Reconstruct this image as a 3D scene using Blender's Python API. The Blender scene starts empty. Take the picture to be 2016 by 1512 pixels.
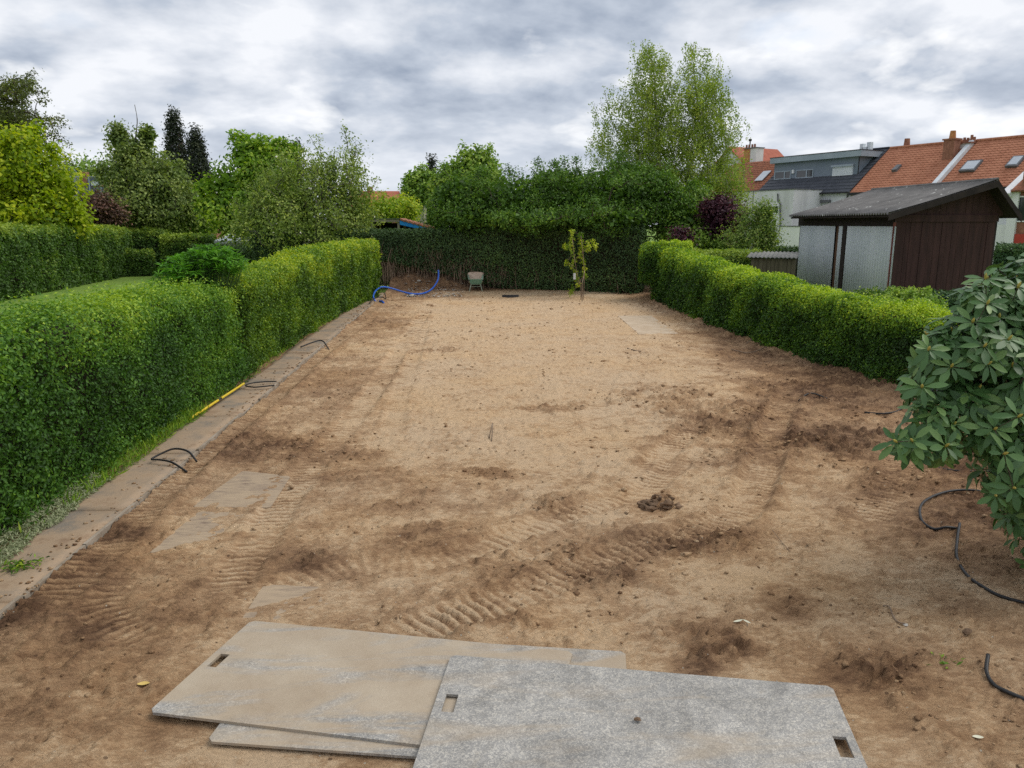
import bpy, math, random
import numpy as np
from math import sin, cos, radians, pi, sqrt, atan2

# ------------------------------------------------------------------ camera, world, sun, exposure
sc = bpy.context.scene
COL = sc.collection
CH = 2.9
FPX = 1514.0
PITCH = radians(11.8)
YAW = radians(3.1)
cam_d = bpy.data.cameras.new('camera')
cam_d.sensor_width = 36.0
cam_d.lens = FPX / 2016 * 36.0
cam_d.clip_start = 0.05
cam_d.clip_end = 2000
cam = bpy.data.objects.new('camera', cam_d)
cam.location = (0, 0, CH)
cam.rotation_euler = (pi / 2 - PITCH, 0, -YAW)
COL.objects.link(cam)
sc.camera = cam

SUN_EL = radians(52)
SUN_AZ = radians(78)           # clockwise from +Y towards +X
sun_d = bpy.data.lights.new('sun', 'SUN')
sun_d.energy = 1.2
sun_d.angle = radians(36)
sun_d.color = (1.0, 0.95, 0.87)
sun = bpy.data.objects.new('sun', sun_d)
sun.rotation_euler = (pi / 2 - SUN_EL, 0, pi - SUN_AZ)
COL.objects.link(sun)

world = bpy.data.worlds.new('World')
sc.world = world
world.use_nodes = True
sc.view_settings.view_transform = 'Standard'
sc.view_settings.look = 'None'
sc.view_settings.gamma = 1.0
sc.view_settings.exposure = 0.78
sc.view_settings.use_curve_mapping = False
sc.cycles.use_denoising = False
sc.cycles.max_bounces = 6
sc.cycles.diffuse_bounces = 3
sc.cycles.transmission_bounces = 3
sc.cycles.transparent_max_bounces = 4


class NT:
    def __init__(s, tree):
        s.t = tree
        s.t.nodes.clear()

    def n(s, kind, ins=None, **props):
        nd = s.t.nodes.new(kind)
        for k, v in props.items():
            setattr(nd, k, v)
        if ins:
            for k, v in ins.items():
                if isinstance(v, bpy.types.NodeSocket):
                    s.t.links.new(v, nd.inputs[k])
                else:
                    nd.inputs[k].default_value = v
        return nd

    def ramp(s, fac, stops, interp='LINEAR'):
        nd = s.t.nodes.new('ShaderNodeValToRGB')
        cr = nd.color_ramp
        cr.interpolation = interp
        while len(cr.elements) < len(stops):
            cr.elements.new(0.5)
        for e, (p, c) in zip(cr.elements, stops):
            e.position = p
            e.color = (c[0], c[1], c[2], 1) if not isinstance(c, (int, float)) else (c, c, c, 1)
        s.t.links.new(fac, nd.inputs[0])
        return nd.outputs[0]

    def math(s, op, a, b=0.0, c=0.0):
        nd = s.t.nodes.new('ShaderNodeMath')
        nd.operation = op
        for i, v in enumerate((a, b, c)):
            if isinstance(v, bpy.types.NodeSocket):
                s.t.links.new(v, nd.inputs[i])
            else:
                nd.inputs[i].default_value = v
        return nd.outputs[0]

    def mix(s, fac, a, b, blend='MIX'):
        nd = s.t.nodes.new('ShaderNodeMix')
        nd.data_type = 'RGBA'
        nd.blend_type = blend
        for i, v in ((0, fac), (6, a), (7, b)):
            if isinstance(v, bpy.types.NodeSocket):
                s.t.links.new(v, nd.inputs[i])
            elif i == 0:
                nd.inputs[0].default_value = v
            else:
                nd.inputs[i].default_value = (v[0], v[1], v[2], 1)
        return nd.outputs[2]


# geometry of the view: pixels of the 2016 x 1512 photograph turned into places
CP = np.array([0.0, 0.0, CH])
_F = np.array([sin(YAW) * cos(PITCH), cos(YAW) * cos(PITCH), -sin(PITCH)])
_R = np.array([cos(YAW), -sin(YAW), 0.0])
_U = np.array([sin(YAW) * sin(PITCH), cos(YAW) * sin(PITCH), cos(PITCH)])


def ray(x, y):
    return _F + (x - 1008) / FPX * _R + (756 - y) / FPX * _U


def G(x, y, z=0.0):
    r = ray(x, y)
    return CP + r * ((z - CH) / r[2])


def AY(x, y, Y):
    r = ray(x, y)
    return CP + r * (Y / r[1])


def PXV(X, Y, Z):
    dx, dy, dz = X, Y, Z - CH
    k = dx * _F[0] + dy * _F[1] + dz * _F[2]
    return (1008 + FPX * (dx * _R[0] + dy * _R[1]) / k, 756 - FPX * (dx * _U[0] + dy * _U[1] + dz * _U[2]) / k)


# world: broken cloud deck over a Nishita sky
w = NT(world.node_tree)
tc = w.n('ShaderNodeTexCoord')
sep = w.n('ShaderNodeSeparateXYZ', {0: tc.outputs['Generated']})
den = w.math('ADD', w.math('MAXIMUM', sep.outputs[2], 0.0), 0.30)
px_ = w.math('DIVIDE', sep.outputs[0], den)
py_ = w.math('DIVIDE', sep.outputs[1], den)
cmb = w.n('ShaderNodeCombineXYZ', {0: px_, 1: py_, 2: 0.0})


def cloud_noise(loc, scale, detail, rough, dist, kind='FBM'):
    m_ = w.n('ShaderNodeMapping', {'Vector': cmb.outputs[0], 'Location': loc})
    return w.n('ShaderNodeTexNoise', {'Vector': m_.outputs[0], 'Scale': scale, 'Detail': detail, 'Roughness': rough, 'Distortion': dist}).outputs[0]


big = cloud_noise((2.1, 0.4, 0.0), 1.05, 3.0, 0.5, 0.1)
bil = cloud_noise((0.7, 5.2, 3.0), 2.3, 9.0, 0.52, 0.1)
bil_off = cloud_noise((0.65, 5.06, 3.0), 2.3, 9.0, 0.52, 0.1)      # same field a step towards the light
relief = w.math('MULTIPLY', w.math('SUBTRACT', bil, bil_off), 1.25)
v = w.math('ADD', w.math('MULTIPLY', big, 0.40), w.math('MULTIPLY', bil, 0.60))
v = w.math('ADD', v, relief)
cloud = w.ramp(v, [(0.22, (0.22, 0.26, 0.33)), (0.42, (0.355, 0.394, 0.458)), (0.50, (0.43, 0.46, 0.512)), (0.60, (0.505, 0.53, 0.575)), (0.72, (0.60, 0.615, 0.645))])
puff = cloud_noise((4.9, 1.9, 7.0), 3.2, 9.0, 0.5, 0.15)
med = cloud_noise((9.4, 3.3, 2.0), 1.6, 6.0, 0.5, 0.3)
hole = w.ramp(puff, [(0.56, 0.0), (0.66, 1.0)])
cloud2 = w.mix(w.math('MULTIPLY', hole, 0.6), cloud, (0.80, 0.795, 0.785))
# lighter veil towards the horizon
hzr = w.ramp(sep.outputs[2], [(0.0, 0.6), (0.16, 0.0)])
cloud3 = w.mix(hzr, cloud2, (0.56, 0.59, 0.635))
sky = w.n('ShaderNodeTexSky', sky_type='NISHITA', sun_disc=False, sun_elevation=SUN_EL, sun_rotation=SUN_AZ,
          air_density=1.0, dust_density=1.5, ozone_density=1.0)
bg1 = w.n('ShaderNodeBackground', {'Color': sky.outputs[0], 'Strength': 0.1})
bg2 = w.n('ShaderNodeBackground', {'Color': cloud3, 'Strength': 0.90})
gap = w.ramp(med, [(0.22, 0.35), (0.36, 1.0)])
ms = w.n('ShaderNodeMixShader', {0: gap, 1: bg1.outputs[0], 2: bg2.outputs[0]})
w.n('ShaderNodeOutputWorld', {0: ms.outputs[0]})


# ------------------------------------------------------------------ helpers
def mat(name, fn):
    m = bpy.data.materials.new(name)
    m.use_nodes = True
    t = NT(m.node_tree)
    fn(t)
    return m


def simple(name, c1, c2=None, scale=3.0, rough=0.8, bump=0.0, bscale=None, spec=0.3, metal=0.0, stretch=(1, 1, 1), detail=6.0, speck=None):
    """two-tone noise material, optional bump and optional pale/dark specks"""
    def fn(t):
        tcn = t.n('ShaderNodeTexCoord')
        mpn = t.n('ShaderNodeMapping', {'Vector': tcn.outputs['Object'], 'Scale': stretch})
        nz = t.n('ShaderNodeTexNoise', {'Vector': mpn.outputs[0], 'Scale': scale, 'Detail': detail, 'Roughness': 0.6})
        col = t.ramp(nz.outputs[0], [(0.3, c1), (0.7, c2 or c1)])
        if speck:
            sc_, thr, sc_col = speck
            n2 = t.n('ShaderNodeTexNoise', {'Vector': mpn.outputs[0], 'Scale': sc_, 'Detail': 3.0})
            col = t.mix(t.ramp(n2.outputs[0], [(thr, 0.0), (thr + 0.03, 1.0)]), col, sc_col)
        p = t.n('ShaderNodeBsdfPrincipled', {'Base Color': col, 'Roughness': rough, 'Specular IOR Level': spec, 'Metallic': metal})
        if bump:
            nb = t.n('ShaderNodeTexNoise', {'Vector': mpn.outputs[0], 'Scale': bscale or scale * 4, 'Detail': 8.0, 'Roughness': 0.65})
            b = t.n('ShaderNodeBump', {'Height': nb.outputs[0], 'Strength': bump, 'Distance': 0.02})
            t.t.links.new(b.outputs[0], p.inputs['Normal'])
        t.n('ShaderNodeOutputMaterial', {0: p.outputs[0]})
    return mat(name, fn)


LIFT = {'pale_leaf': 1.35, 'chestnut_leaf': 1.25, 'apple_leaf': 1.4, 'mid_leaf': 1.3, 'birch_leaf': 1.3, 'laurel_leaf': 1.12, 'far_hedge_leaf': 1.2, 'dark_leaf': 1.1, 'larch_leaf': 1.3, 'bright_leaf': .95, 'maple_leaf': .9, 'purple_leaf': .8, 'plum_leaf': .85, 'dry_leaf': 1.0, 'right_leaf': .95}


def leafmat(name, stops, rough=0.5, trans=0.30, spec=0.25, tmul=(1.3, 1.35, 0.5)):
    k_ = LIFT.get(name, 1.0)
    stops = [(p, (min(.9, c[0] * 2.0 * k_), min(.9, c[1] * 1.5 * k_), c[2] * 1.5 * k_)) for p, c in stops]

    def fn(t):
        at = t.n('ShaderNodeAttribute', attribute_name='tone')
        col = t.ramp(at.outputs['Fac'], stops)
        p = t.n('ShaderNodeBsdfPrincipled', {'Base Color': col, 'Roughness': rough, 'Specular IOR Level': spec})
        c2 = t.mix(1.0, col, tmul, 'MULTIPLY')
        tr = t.n('ShaderNodeBsdfTranslucent', {'Color': c2})
        mx = t.n('ShaderNodeMixShader', {0: trans, 1: p.outputs[0], 2: tr.outputs[0]})
        t.n('ShaderNodeOutputMaterial', {0: mx.outputs[0]})
    return mat(name, fn)


ORG = {}


def put(o, name, parent=None):
    COL.objects.link(o)
    if parent is not None:
        o.parent = parent
    return o


def thing(name, label, cat, loc, group=None, kind=None):
    o = bpy.data.objects.new(name, None)
    o.empty_display_size = 0.2
    o.location = tuple(float(c) for c in loc)
    COL.objects.link(o)
    ORG[o.name] = np.array([float(c) for c in loc])
    if label:
        o['label'] = label
    if cat:
        o['category'] = cat
    if group:
        o['group'] = group
    if kind:
        o['kind'] = kind
    return o


def tag(o, label=None, cat=None, group=None, kind=None):
    for k, v_ in (('label', label), ('category', cat), ('group', group), ('kind', kind)):
        if v_:
            o[k] = v_
    return o


def link_mesh(name, me, m, parent, origin=None):
    """mesh given in world coordinates; shifted to its parent's or its own origin"""
    me.materials.append(m)
    o = bpy.data.objects.new(name, me)
    COL.objects.link(o)
    off = None
    if parent is not None:
        o.parent = parent
        off = ORG[parent.name]
        ORG[o.name] = off
    elif origin is not None:
        off = np.array([float(c) for c in origin])
        o.location = tuple(off)
        ORG[o.name] = off
    else:
        ORG[o.name] = np.zeros(3)
    if off is not None and np.any(off):
        n = len(me.vertices)
        co = np.empty(n * 3, dtype=np.float32)
        me.vertices.foreach_get('co', co)
        co = co.reshape(-1, 3) - off.astype(np.float32)
        me.vertices.foreach_set('co', co.ravel())
        me.update()
    return o


def npmesh(name, V, Fc, m, parent=None, tone=None, smooth=False, origin=None, attrs=None):
    """V (n,3), Fc (k,c) all faces with c corners"""
    V = np.asarray(V, dtype=np.float32)
    Fc = np.asarray(Fc, dtype=np.int32)
    me = bpy.data.meshes.new(name)
    me.vertices.add(len(V))
    me.vertices.foreach_set('co', V.ravel())
    k, c = Fc.shape
    me.loops.add(k * c)
    me.loops.foreach_set('vertex_index', Fc.ravel())
    me.polygons.add(k)
    me.polygons.foreach_set('loop_start', np.arange(0, k * c, c, dtype=np.int32))
    if smooth:
        me.polygons.foreach_set('use_smooth', np.ones(k, dtype=bool))
    me.update(calc_edges=True)
    if tone is not None:
        a = me.attributes.new('tone', 'FLOAT', 'POINT')
        a.data.foreach_set('value', np.asarray(tone, dtype=np.float32))
    if attrs:
        for nm, arr in attrs.items():
            a = me.attributes.new(nm, 'FLOAT', 'POINT')
            a.data.foreach_set('value', np.asarray(arr, dtype=np.float32))
    return link_mesh(name, me, m, parent, origin)


class MB:
    """collects boxes, prisms, tubes into one mesh"""
    def __init__(s):
        s.v, s.f = [], []

    def add(s, vs, fs):
        b = len(s.v)
        s.v += [tuple(float(c) for c in p) for p in vs]
        s.f += [tuple(i + b for i in q) for q in fs]
        return s

    def hexa(s, p):
        """8 corners: bottom 4 (ccw from above), top 4"""
        return s.add(p, [(3, 2, 1, 0), (4, 5, 6, 7), (0, 1, 5, 4), (1, 2, 6, 5), (2, 3, 7, 6), (3, 0, 4, 7)])

    def box(s, a, b):
        (x0, y0, z0), (x1, y1, z1) = a, b
        return s.hexa([(x0, y0, z0), (x1, y0, z0), (x1, y1, z0), (x0, y1, z0), (x0, y0, z1), (x1, y0, z1), (x1, y1, z1), (x0, y1, z1)])

    def fbox(s, fr, u0, u1, n0, n1, z0, z1):
        """box in a facade frame"""
        P = fr.P
        return s.hexa([P(u0, n0, z0), P(u1, n0, z0), P(u1, n1, z0), P(u0, n1, z0), P(u0, n0, z1), P(u1, n0, z1), P(u1, n1, z1), P(u0, n1, z1)])

    def quad_slab(s, q, th):
        """thick plate from 4 corners, thickened against its normal"""
        q = [np.array(p, float) for p in q]
        n = np.cross(q[1] - q[0], q[3] - q[0])
        n = n / np.linalg.norm(n)
        return s.hexa([p - n * th for p in q] + q)

    def tube(s, pts, r, n=6, cap=True):
        pts = [np.array(p, float) for p in pts]
        rr = r if hasattr(r, '__len__') else [r] * len(pts)
        rings = []
        ref = None
        for i, p in enumerate(pts):
            d = pts[min(i + 1, len(pts) - 1)] - pts[max(i - 1, 0)]
            d = d / (np.linalg.norm(d) + 1e-9)
            if ref is None:
                ref = np.cross(d, [0.3, 0.2, 1.0] if abs(d[2]) < 0.9 else [1.0, 0.1, 0])
            a = ref - d * (ref @ d)
            a = a / (np.linalg.norm(a) + 1e-9)
            ref = a
            b = np.cross(d, a)
            rings.append([p + rr[i] * (cos(2 * pi * k / n) * a + sin(2 * pi * k / n) * b) for k in range(n)])
        vs = [q for rg in rings for q in rg]
        fs = []
        for i in range(len(pts) - 1):
            for k in range(n):
                fs.append((i * n + k, i * n + (k + 1) % n, (i + 1) * n + (k + 1) % n, (i + 1) * n + k))
        if cap:
            fs.append(tuple(range(n))[::-1])
            fs.append(tuple((len(pts) - 1) * n + k for k in range(n)))
        return s.add(vs, fs)

    def build(s, name, m, parent=None, smooth=False, origin=None, label=None, kind=None):
        me = bpy.data.meshes.new(name)
        me.from_pydata(s.v, [], s.f)
        if smooth:
            me.polygons.foreach_set('use_smooth', [True] * len(me.polygons))
        me.update()
        o = link_mesh(name, me, m, parent, origin)
        tag(o, label=label, kind=kind)
        return o


def spline(pts, n=8):
    """Catmull-Rom through the points"""
    P = [np.array(p, float) for p in pts]
    P = [2 * P[0] - P[1]] + P + [2 * P[-1] - P[-2]]
    out = []
    for i in range(1, len(P) - 2):
        for k in range(n):
            t = k / n
            out.append(0.5 * ((2 * P[i]) + (-P[i - 1] + P[i + 1]) * t + (2 * P[i - 1] - 5 * P[i] + 4 * P[i + 1] - P[i + 2]) * t * t + (-P[i - 1] + 3 * P[i] - 3 * P[i + 1] + P[i + 2]) * t ** 3))
    out.append(P[-2])
    return out


# numpy value noise
def _h(ix, iy, iz, seed):
    n = (ix.astype(np.uint32) * np.uint32(374761393) + iy.astype(np.uint32) * np.uint32(668265263) + iz.astype(np.uint32) * np.uint32(2147483647) + np.uint32(seed) * np.uint32(1274126177))
    n = (n ^ (n >> np.uint32(13))) * np.uint32(1274126177)
    n = n ^ (n >> np.uint32(16))
    return (n & np.uint32(0xffff)).astype(np.float32) / 65535.0


def vn2(x, y, seed=0):
    xi, yi = np.floor(x).astype(np.int64), np.floor(y).astype(np.int64)
    fx, fy = x - xi, y - yi
    fx = fx * fx * (3 - 2 * fx)
    fy = fy * fy * (3 - 2 * fy)
    z = np.zeros_like(xi)
    a, b = _h(xi, yi, z, seed), _h(xi + 1, yi, z, seed)
    c, d = _h(xi, yi + 1, z, seed), _h(xi + 1, yi + 1, z, seed)
    return (a + (b - a) * fx) * (1 - fy) + (c + (d - c) * fx) * fy


def fbm(x, y, octs=4, seed=0, gain=0.5, lac=2.03):
    s, a, t = 0.0, 1.0, 0.0
    for i in range(octs):
        s = s + a * (vn2(x, y, seed + i * 17) - 0.5)
        t += a
        a *= gain
        x, y = x * lac * 0.98 + y * 0.2 + 5.2, y * lac * 0.98 - x * 0.2 + 1.7
    return s / t * 2     # about -1..1


def lumps(x, y, seed, prob, rmin=0.18, rmax=0.5):
    """crisp half-buried crumbs: one per cell of unit size with probability prob; returns height in cell units and an id"""
    xi, yi = np.floor(x).astype(np.int64), np.floor(y).astype(np.int64)
    best = np.zeros(x.shape, dtype=np.float32)
    bid = np.zeros(x.shape, dtype=np.float32)
    z = np.zeros_like(xi)
    for dx in (-1, 0, 1):
        for dy in (-1, 0, 1):
            cx, cy = xi + dx, yi + dy
            px = cx + _h(cx, cy, z, seed)
            py = cy + _h(cx, cy, z, seed + 1)
            on = _h(cx, cy, z, seed + 2)
            rr = rmin + (rmax - rmin) * _h(cx, cy, z, seed + 3) ** 2
            an = _h(cx, cy, z, seed + 4) * 3.14
            ex, ey = x - px, y - py
            a = (ex * np.cos(an) + ey * np.sin(an)) / rr
            b = (-ex * np.sin(an) + ey * np.cos(an)) / (rr * 0.68)
            d = 1 - a * a - b * b
            h = np.where((on < prob) & (d > 0), np.sqrt(np.clip(d, 0, 1)) * rr * 0.75, 0)
            k = h > best
            best = np.where(k, h, best)
            bid = np.where(k, on / np.maximum(prob, 1e-3), bid)
    return best, bid


def sstep(a, b, x):
    t = np.clip((x - a) / (b - a), 0, 1)
    return t * t * (3 - 2 * t)


def unit(v_):
    return v_ / (np.linalg.norm(v_, axis=-1, keepdims=True) + 1e-9)


# ------------------------------------------------------------------ foliage
def leaves(name, P, N, L, m, parent=None, tone=None, asp=0.5, six=False, rng=None, jit=0.8, droop=0.0, up=0.0, origin=None, kind=None, dirs=None):
    rng = rng or np.random.default_rng(1)
    n = len(P)
    L = (L * (0.7 + 0.6 * rng.random(n)))[:, None] if np.isscalar(L) else (L * (0.7 + 0.6 * rng.random(n)))[:, None]
    Nn = unit(N + jit * rng.normal(size=(n, 3)) + np.array([0, 0, up]))
    D = rng.normal(size=(n, 3)) + np.array([0, 0, -droop]) if dirs is None else dirs + 0.35 * rng.normal(size=(n, 3))
    A = unit(D - Nn * np.sum(D * Nn, 1, keepdims=True))
    B = np.cross(Nn, A)
    W = L * asp
    if six:
        fold = 0.22
        vs = np.stack([P, P + A * L * .33 + B * W * .5 + Nn * W * fold, P + A * L * .68 + B * W * .42 + Nn * W * fold, P + A * L - Nn * L * .06,
                       P + A * L * .68 - B * W * .42 + Nn * W * fold, P + A * L * .33 - B * W * .5 + Nn * W * fold], 1)
        k = 6
        base = (np.arange(n) * 6)[:, None]
        Fc = np.concatenate([base + np.array([0, 1, 2, 3]), base + np.array([0, 3, 4, 5])], 0)
    else:
        vs = np.stack([P, P + A * L * .5 + B * W * .5 + Nn * W * .2, P + A * L, P + A * L * .5 - B * W * .5 + Nn * W * .2], 1)
        k = 4
        base = (np.arange(n) * 4)[:, None]
        Fc = np.concatenate([base + np.array([0, 1, 2]), base + np.array([0, 2, 3])], 0)
    if tone is None:
        tone = np.clip(0.5 + 0.2 * rng.normal(size=n), 0, 1)
    o = npmesh(name, vs.reshape(-1, 3), Fc, m, parent, tone=np.repeat(tone, k), origin=origin)
    tag(o, kind=kind)
    return o


def hedge(name, label, line, width, zb, zt, L, lai, m, seed, group=None, back=0.25, lump=0.05, core_m=None, rr=0.25, near_six=False, topnew_lit=0.35, cat='hedge', shell=0.13, flare=0.0, lod=0.0, cap=None, sprout=0.0, toplump=None):
    """clipped hedge: line = centre line (x,y), zb/zt functions or numbers of 0..1"""
    rng = np.random.default_rng(seed)
    line = np.array(line, float)
    seg = np.linalg.norm(np.diff(line, axis=0), axis=1)
    S = np.concatenate([[0], np.cumsum(seg)])
    tot = S[-1]
    zbv = np.interp(S, np.linspace(0, tot, len(np.atleast_1d(zb))), np.atleast_1d(zb)) if np.ndim(zb) else np.full(len(S), zb)
    ztv = np.interp(S, np.linspace(0, tot, len(np.atleast_1d(zt))), np.atleast_1d(zt)) if np.ndim(zt) else np.full(len(S), zt)
    hm = float(np.mean(ztv - zbv))
    r = min(rr, width * 0.45)
    # cross-section: unit param q -> (offset, height from bottom as fraction/abs), normal
    nq = 60
    prof = []
    for i in range(12):
        z = i / 11.0 * (hm - r)
        prof.append((-width / 2, z, -1, 0.0))
    for i in range(1, 9):
        a_ = i / 8 * pi / 2
        prof.append((-width / 2 + r - r * cos(a_), hm - r + r * sin(a_), -cos(a_), sin(a_)))
    for i in range(1, 8):
        prof.append((-width / 2 + r + i / 8 * (width - 2 * r), hm, 0, 1))
    for i in range(8, -1, -1):
        a_ = i / 8 * pi / 2
        prof.append((width / 2 - r + r * cos(a_), hm - r + r * sin(a_), cos(a_), sin(a_)))
    for i in range(10, -1, -1):
        prof.append((width / 2, i / 11.0 * (hm - r), 1, 0.0))
    prof = np.array(prof)
    pl = np.concatenate([[0], np.cumsum(np.linalg.norm(np.diff(prof[:, :2], axis=0), axis=1))])
    per = pl[-1]
    area = per * tot

    def place(s, q, depth, nrm_out=True):
        cx = np.interp(s, S, line[:, 0])
        cy = np.interp(s, S, line[:, 1])
        e = 0.3
        tx = np.interp(s + e, S, line[:, 0]) - np.interp(s - e, S, line[:, 0])
        ty = np.interp(s + e, S, line[:, 1]) - np.interp(s - e, S, line[:, 1])
        ln = np.hypot(tx, ty) + 1e-9
        rx, ry = ty / ln, -tx / ln          # right-hand side normal
        o = np.interp(q, pl, prof[:, 0])
        zz = np.interp(q, pl, prof[:, 1]) / hm
        no = np.interp(q, pl, prof[:, 2])
        nz = np.interp(q, pl, prof[:, 3])
        b = np.interp(s, S, zbv)
        t_ = np.interp(s, S, ztv)
        lp = lump * (fbm(s * 1.1, q * 1.3, 3, seed) + 0.6 * fbm(s * 4, q * 4, 2, seed + 5))
        lp = lp + (toplump or 0) * fbm(s * 0.8, s * 0 + 3.3, 3, seed + 9) * np.clip(nz, 0, 1)
        o2 = o + no * (lp - depth) + np.sign(o) * flare * (1 - zz)
        z2 = b + zz * (t_ - b) + nz * (lp - depth)
        Pn = np.stack([cx + rx * o2, cy + ry * o2, z2], -1)
        Nn = np.stack([rx * no, ry * no, nz], -1)
        return Pn, Nn, zz, nz

    th = thing(name, label, cat, (line[0][0], line[0][1], 0.0), group)
    # adaptive leaf size along s by distance to the camera
    nst = max(8, int(tot / 0.5))
    ss = np.linspace(0, tot, nst + 1)
    s_all = []
    l_all = []
    for i in range(nst):
        sm = (ss[i] + ss[i + 1]) / 2
        d = sqrt(np.interp(sm, S, line[:, 0]) ** 2 + np.interp(sm, S, line[:, 1]) ** 2 + 2)
        Li = max(L, lod * d)
        n_ = int(lai * per * (ss[i + 1] - ss[i]) / (Li * Li * 0.28))
        s_all.append(rng.uniform(ss[i], ss[i + 1], n_))
        l_all.append(np.full(n_, Li))
    s_ = np.concatenate(s_all)
    l_ = np.concatenate(l_all)
    n_ = len(s_)
    q_ = rng.random(n_) * per
    # cull most of the hidden side (left side of the line = q small)
    keep = (q_ > pl[14]) | (rng.random(n_) < back)
    s_, l_, q_ = s_[keep], l_[keep], q_[keep]
    dep = rng.random(len(s_)) ** 1.3 * shell - 0.03
    # new shoots stand out a little
    if sprout:
        k_ = rng.random(len(s_)) < 0.12
        dep = np.where(k_, -rng.random(len(s_)) * sprout, dep)
    Pp, Nn, zz, nz = place(s_, q_, dep)
    # ends
    ends = []
    for (s0, sg) in ((0.0, -1), (tot, 1)):
        m_ = int(lai * width * hm / (np.mean(l_[:1]) ** 2 * 0.28))
        Pq, _, z_, nzz = place(np.full(m_, s0), rng.random(m_) * per, rng.random(m_) ** 0.6 * width * 0.5)
        d_ = line[1] - line[0] if sg < 0 else line[-1] - line[-2]
        d_ = d_ / np.linalg.norm(d_) * sg
        Pq[:, :2] += d_ * (0.05 - 0.12 * rng.random(m_))[:, None]
        ends.append((Pq, np.tile([d_[0], d_[1], 0.0], (m_, 1)), z_, nzz * 0, np.full(m_, l_[0] if sg < 0 else l_[-1])))
    Pp = np.concatenate([Pp] + [e[0] for e in ends])
    Nn = np.concatenate([Nn] + [e[1] for e in ends])
    zz = np.concatenate([zz] + [e[2] for e in ends])
    nz = np.concatenate([nz] + [e[3] for e in ends])
    ll = np.concatenate([l_] + [e[4] for e in ends])
    patch = fbm(Pp[:, 1] * 0.9 + Pp[:, 0] * 0.9, Pp[:, 2] * 1.4, 3, seed + 40)
    tone = np.clip(0.36 + 0.13 * rng.normal(size=len(Pp)) + 0.38 * patch + topnew_lit * np.clip(zz - 0.62, 0, 1) / 0.38 * (0.5 + 0.8 * rng.random(len(Pp))), 0, 1)  # tops paler: new growth and light from above put into leaf tone
    dn = (np.hypot(Pp[:, 0], Pp[:, 1]) < 9.2) & bool(near_six)
    if dn.any():
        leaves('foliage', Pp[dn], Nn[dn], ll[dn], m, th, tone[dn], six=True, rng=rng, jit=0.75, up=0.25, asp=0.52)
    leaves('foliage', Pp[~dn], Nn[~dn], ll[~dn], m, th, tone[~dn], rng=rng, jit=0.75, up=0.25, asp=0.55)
    # woody inside
    k = max(3, int(tot / 0.6))
    sv = np.linspace(0, tot, k)
    qv = np.concatenate([[0], pl[[6, 11, 15, 19, 23, 27, 31, 35, 40]], [per]])
    SS, QQ = np.meshgrid(sv, qv, indexing='ij')
    Pc, _, _, _ = place(SS.ravel(), QQ.ravel(), np.full(SS.size, shell + 0.02))
    nqv = len(qv)
    idx = np.arange(k * nqv).reshape(k, nqv)
    Fc = np.stack([idx[:-1, :-1], idx[1:, :-1], idx[1:, 1:], idx[:-1, 1:]], -1).reshape(-1, 4)
    # end caps as fans of quads
    caps = []
    for row in (idx[0], idx[-1]):
        for j in range(nqv // 2):
            caps.append([row[j], row[j + 1], row[nqv - 2 - j], row[nqv - 1 - j]])
    Fc = np.concatenate([Fc, np.array(caps)])
    npmesh('branches', Pc, Fc, core_m or M['twigs'], th, smooth=True)
    return th


def ell(px, py, Y, rx, rz, ry=None, dens=1.0):
    c = AY(px, py, Y)
    d = Y / cos(PITCH) / 1.0
    k = np.linalg.norm(ray(px, py)[:2]) * 0 + Y / ray(px, py)[1] / FPX
    return (c, np.array([rx * k, (ry if ry is not None else rx * k), rz * k]), dens)


def clusters(ells, n, rng, surf=0.7):
    A = np.array([(e[1][0] * e[1][1] + e[1][0] * e[1][2] + e[1][1] * e[1][2]) * e[2] for e in ells])
    pick = rng.choice(len(ells), n, p=A / A.sum())
    d = unit(rng.normal(size=(n, 3)))
    r = np.where(rng.random(n) < surf, 0.72 + 0.42 * rng.random(n), rng.random(n) ** 0.5 * 0.85)
    C = np.array([e[0] for e in ells])[pick]
    Rr = np.array([e[1] for e in ells])[pick]
    return C + d * r[:, None] * Rr, d


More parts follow.
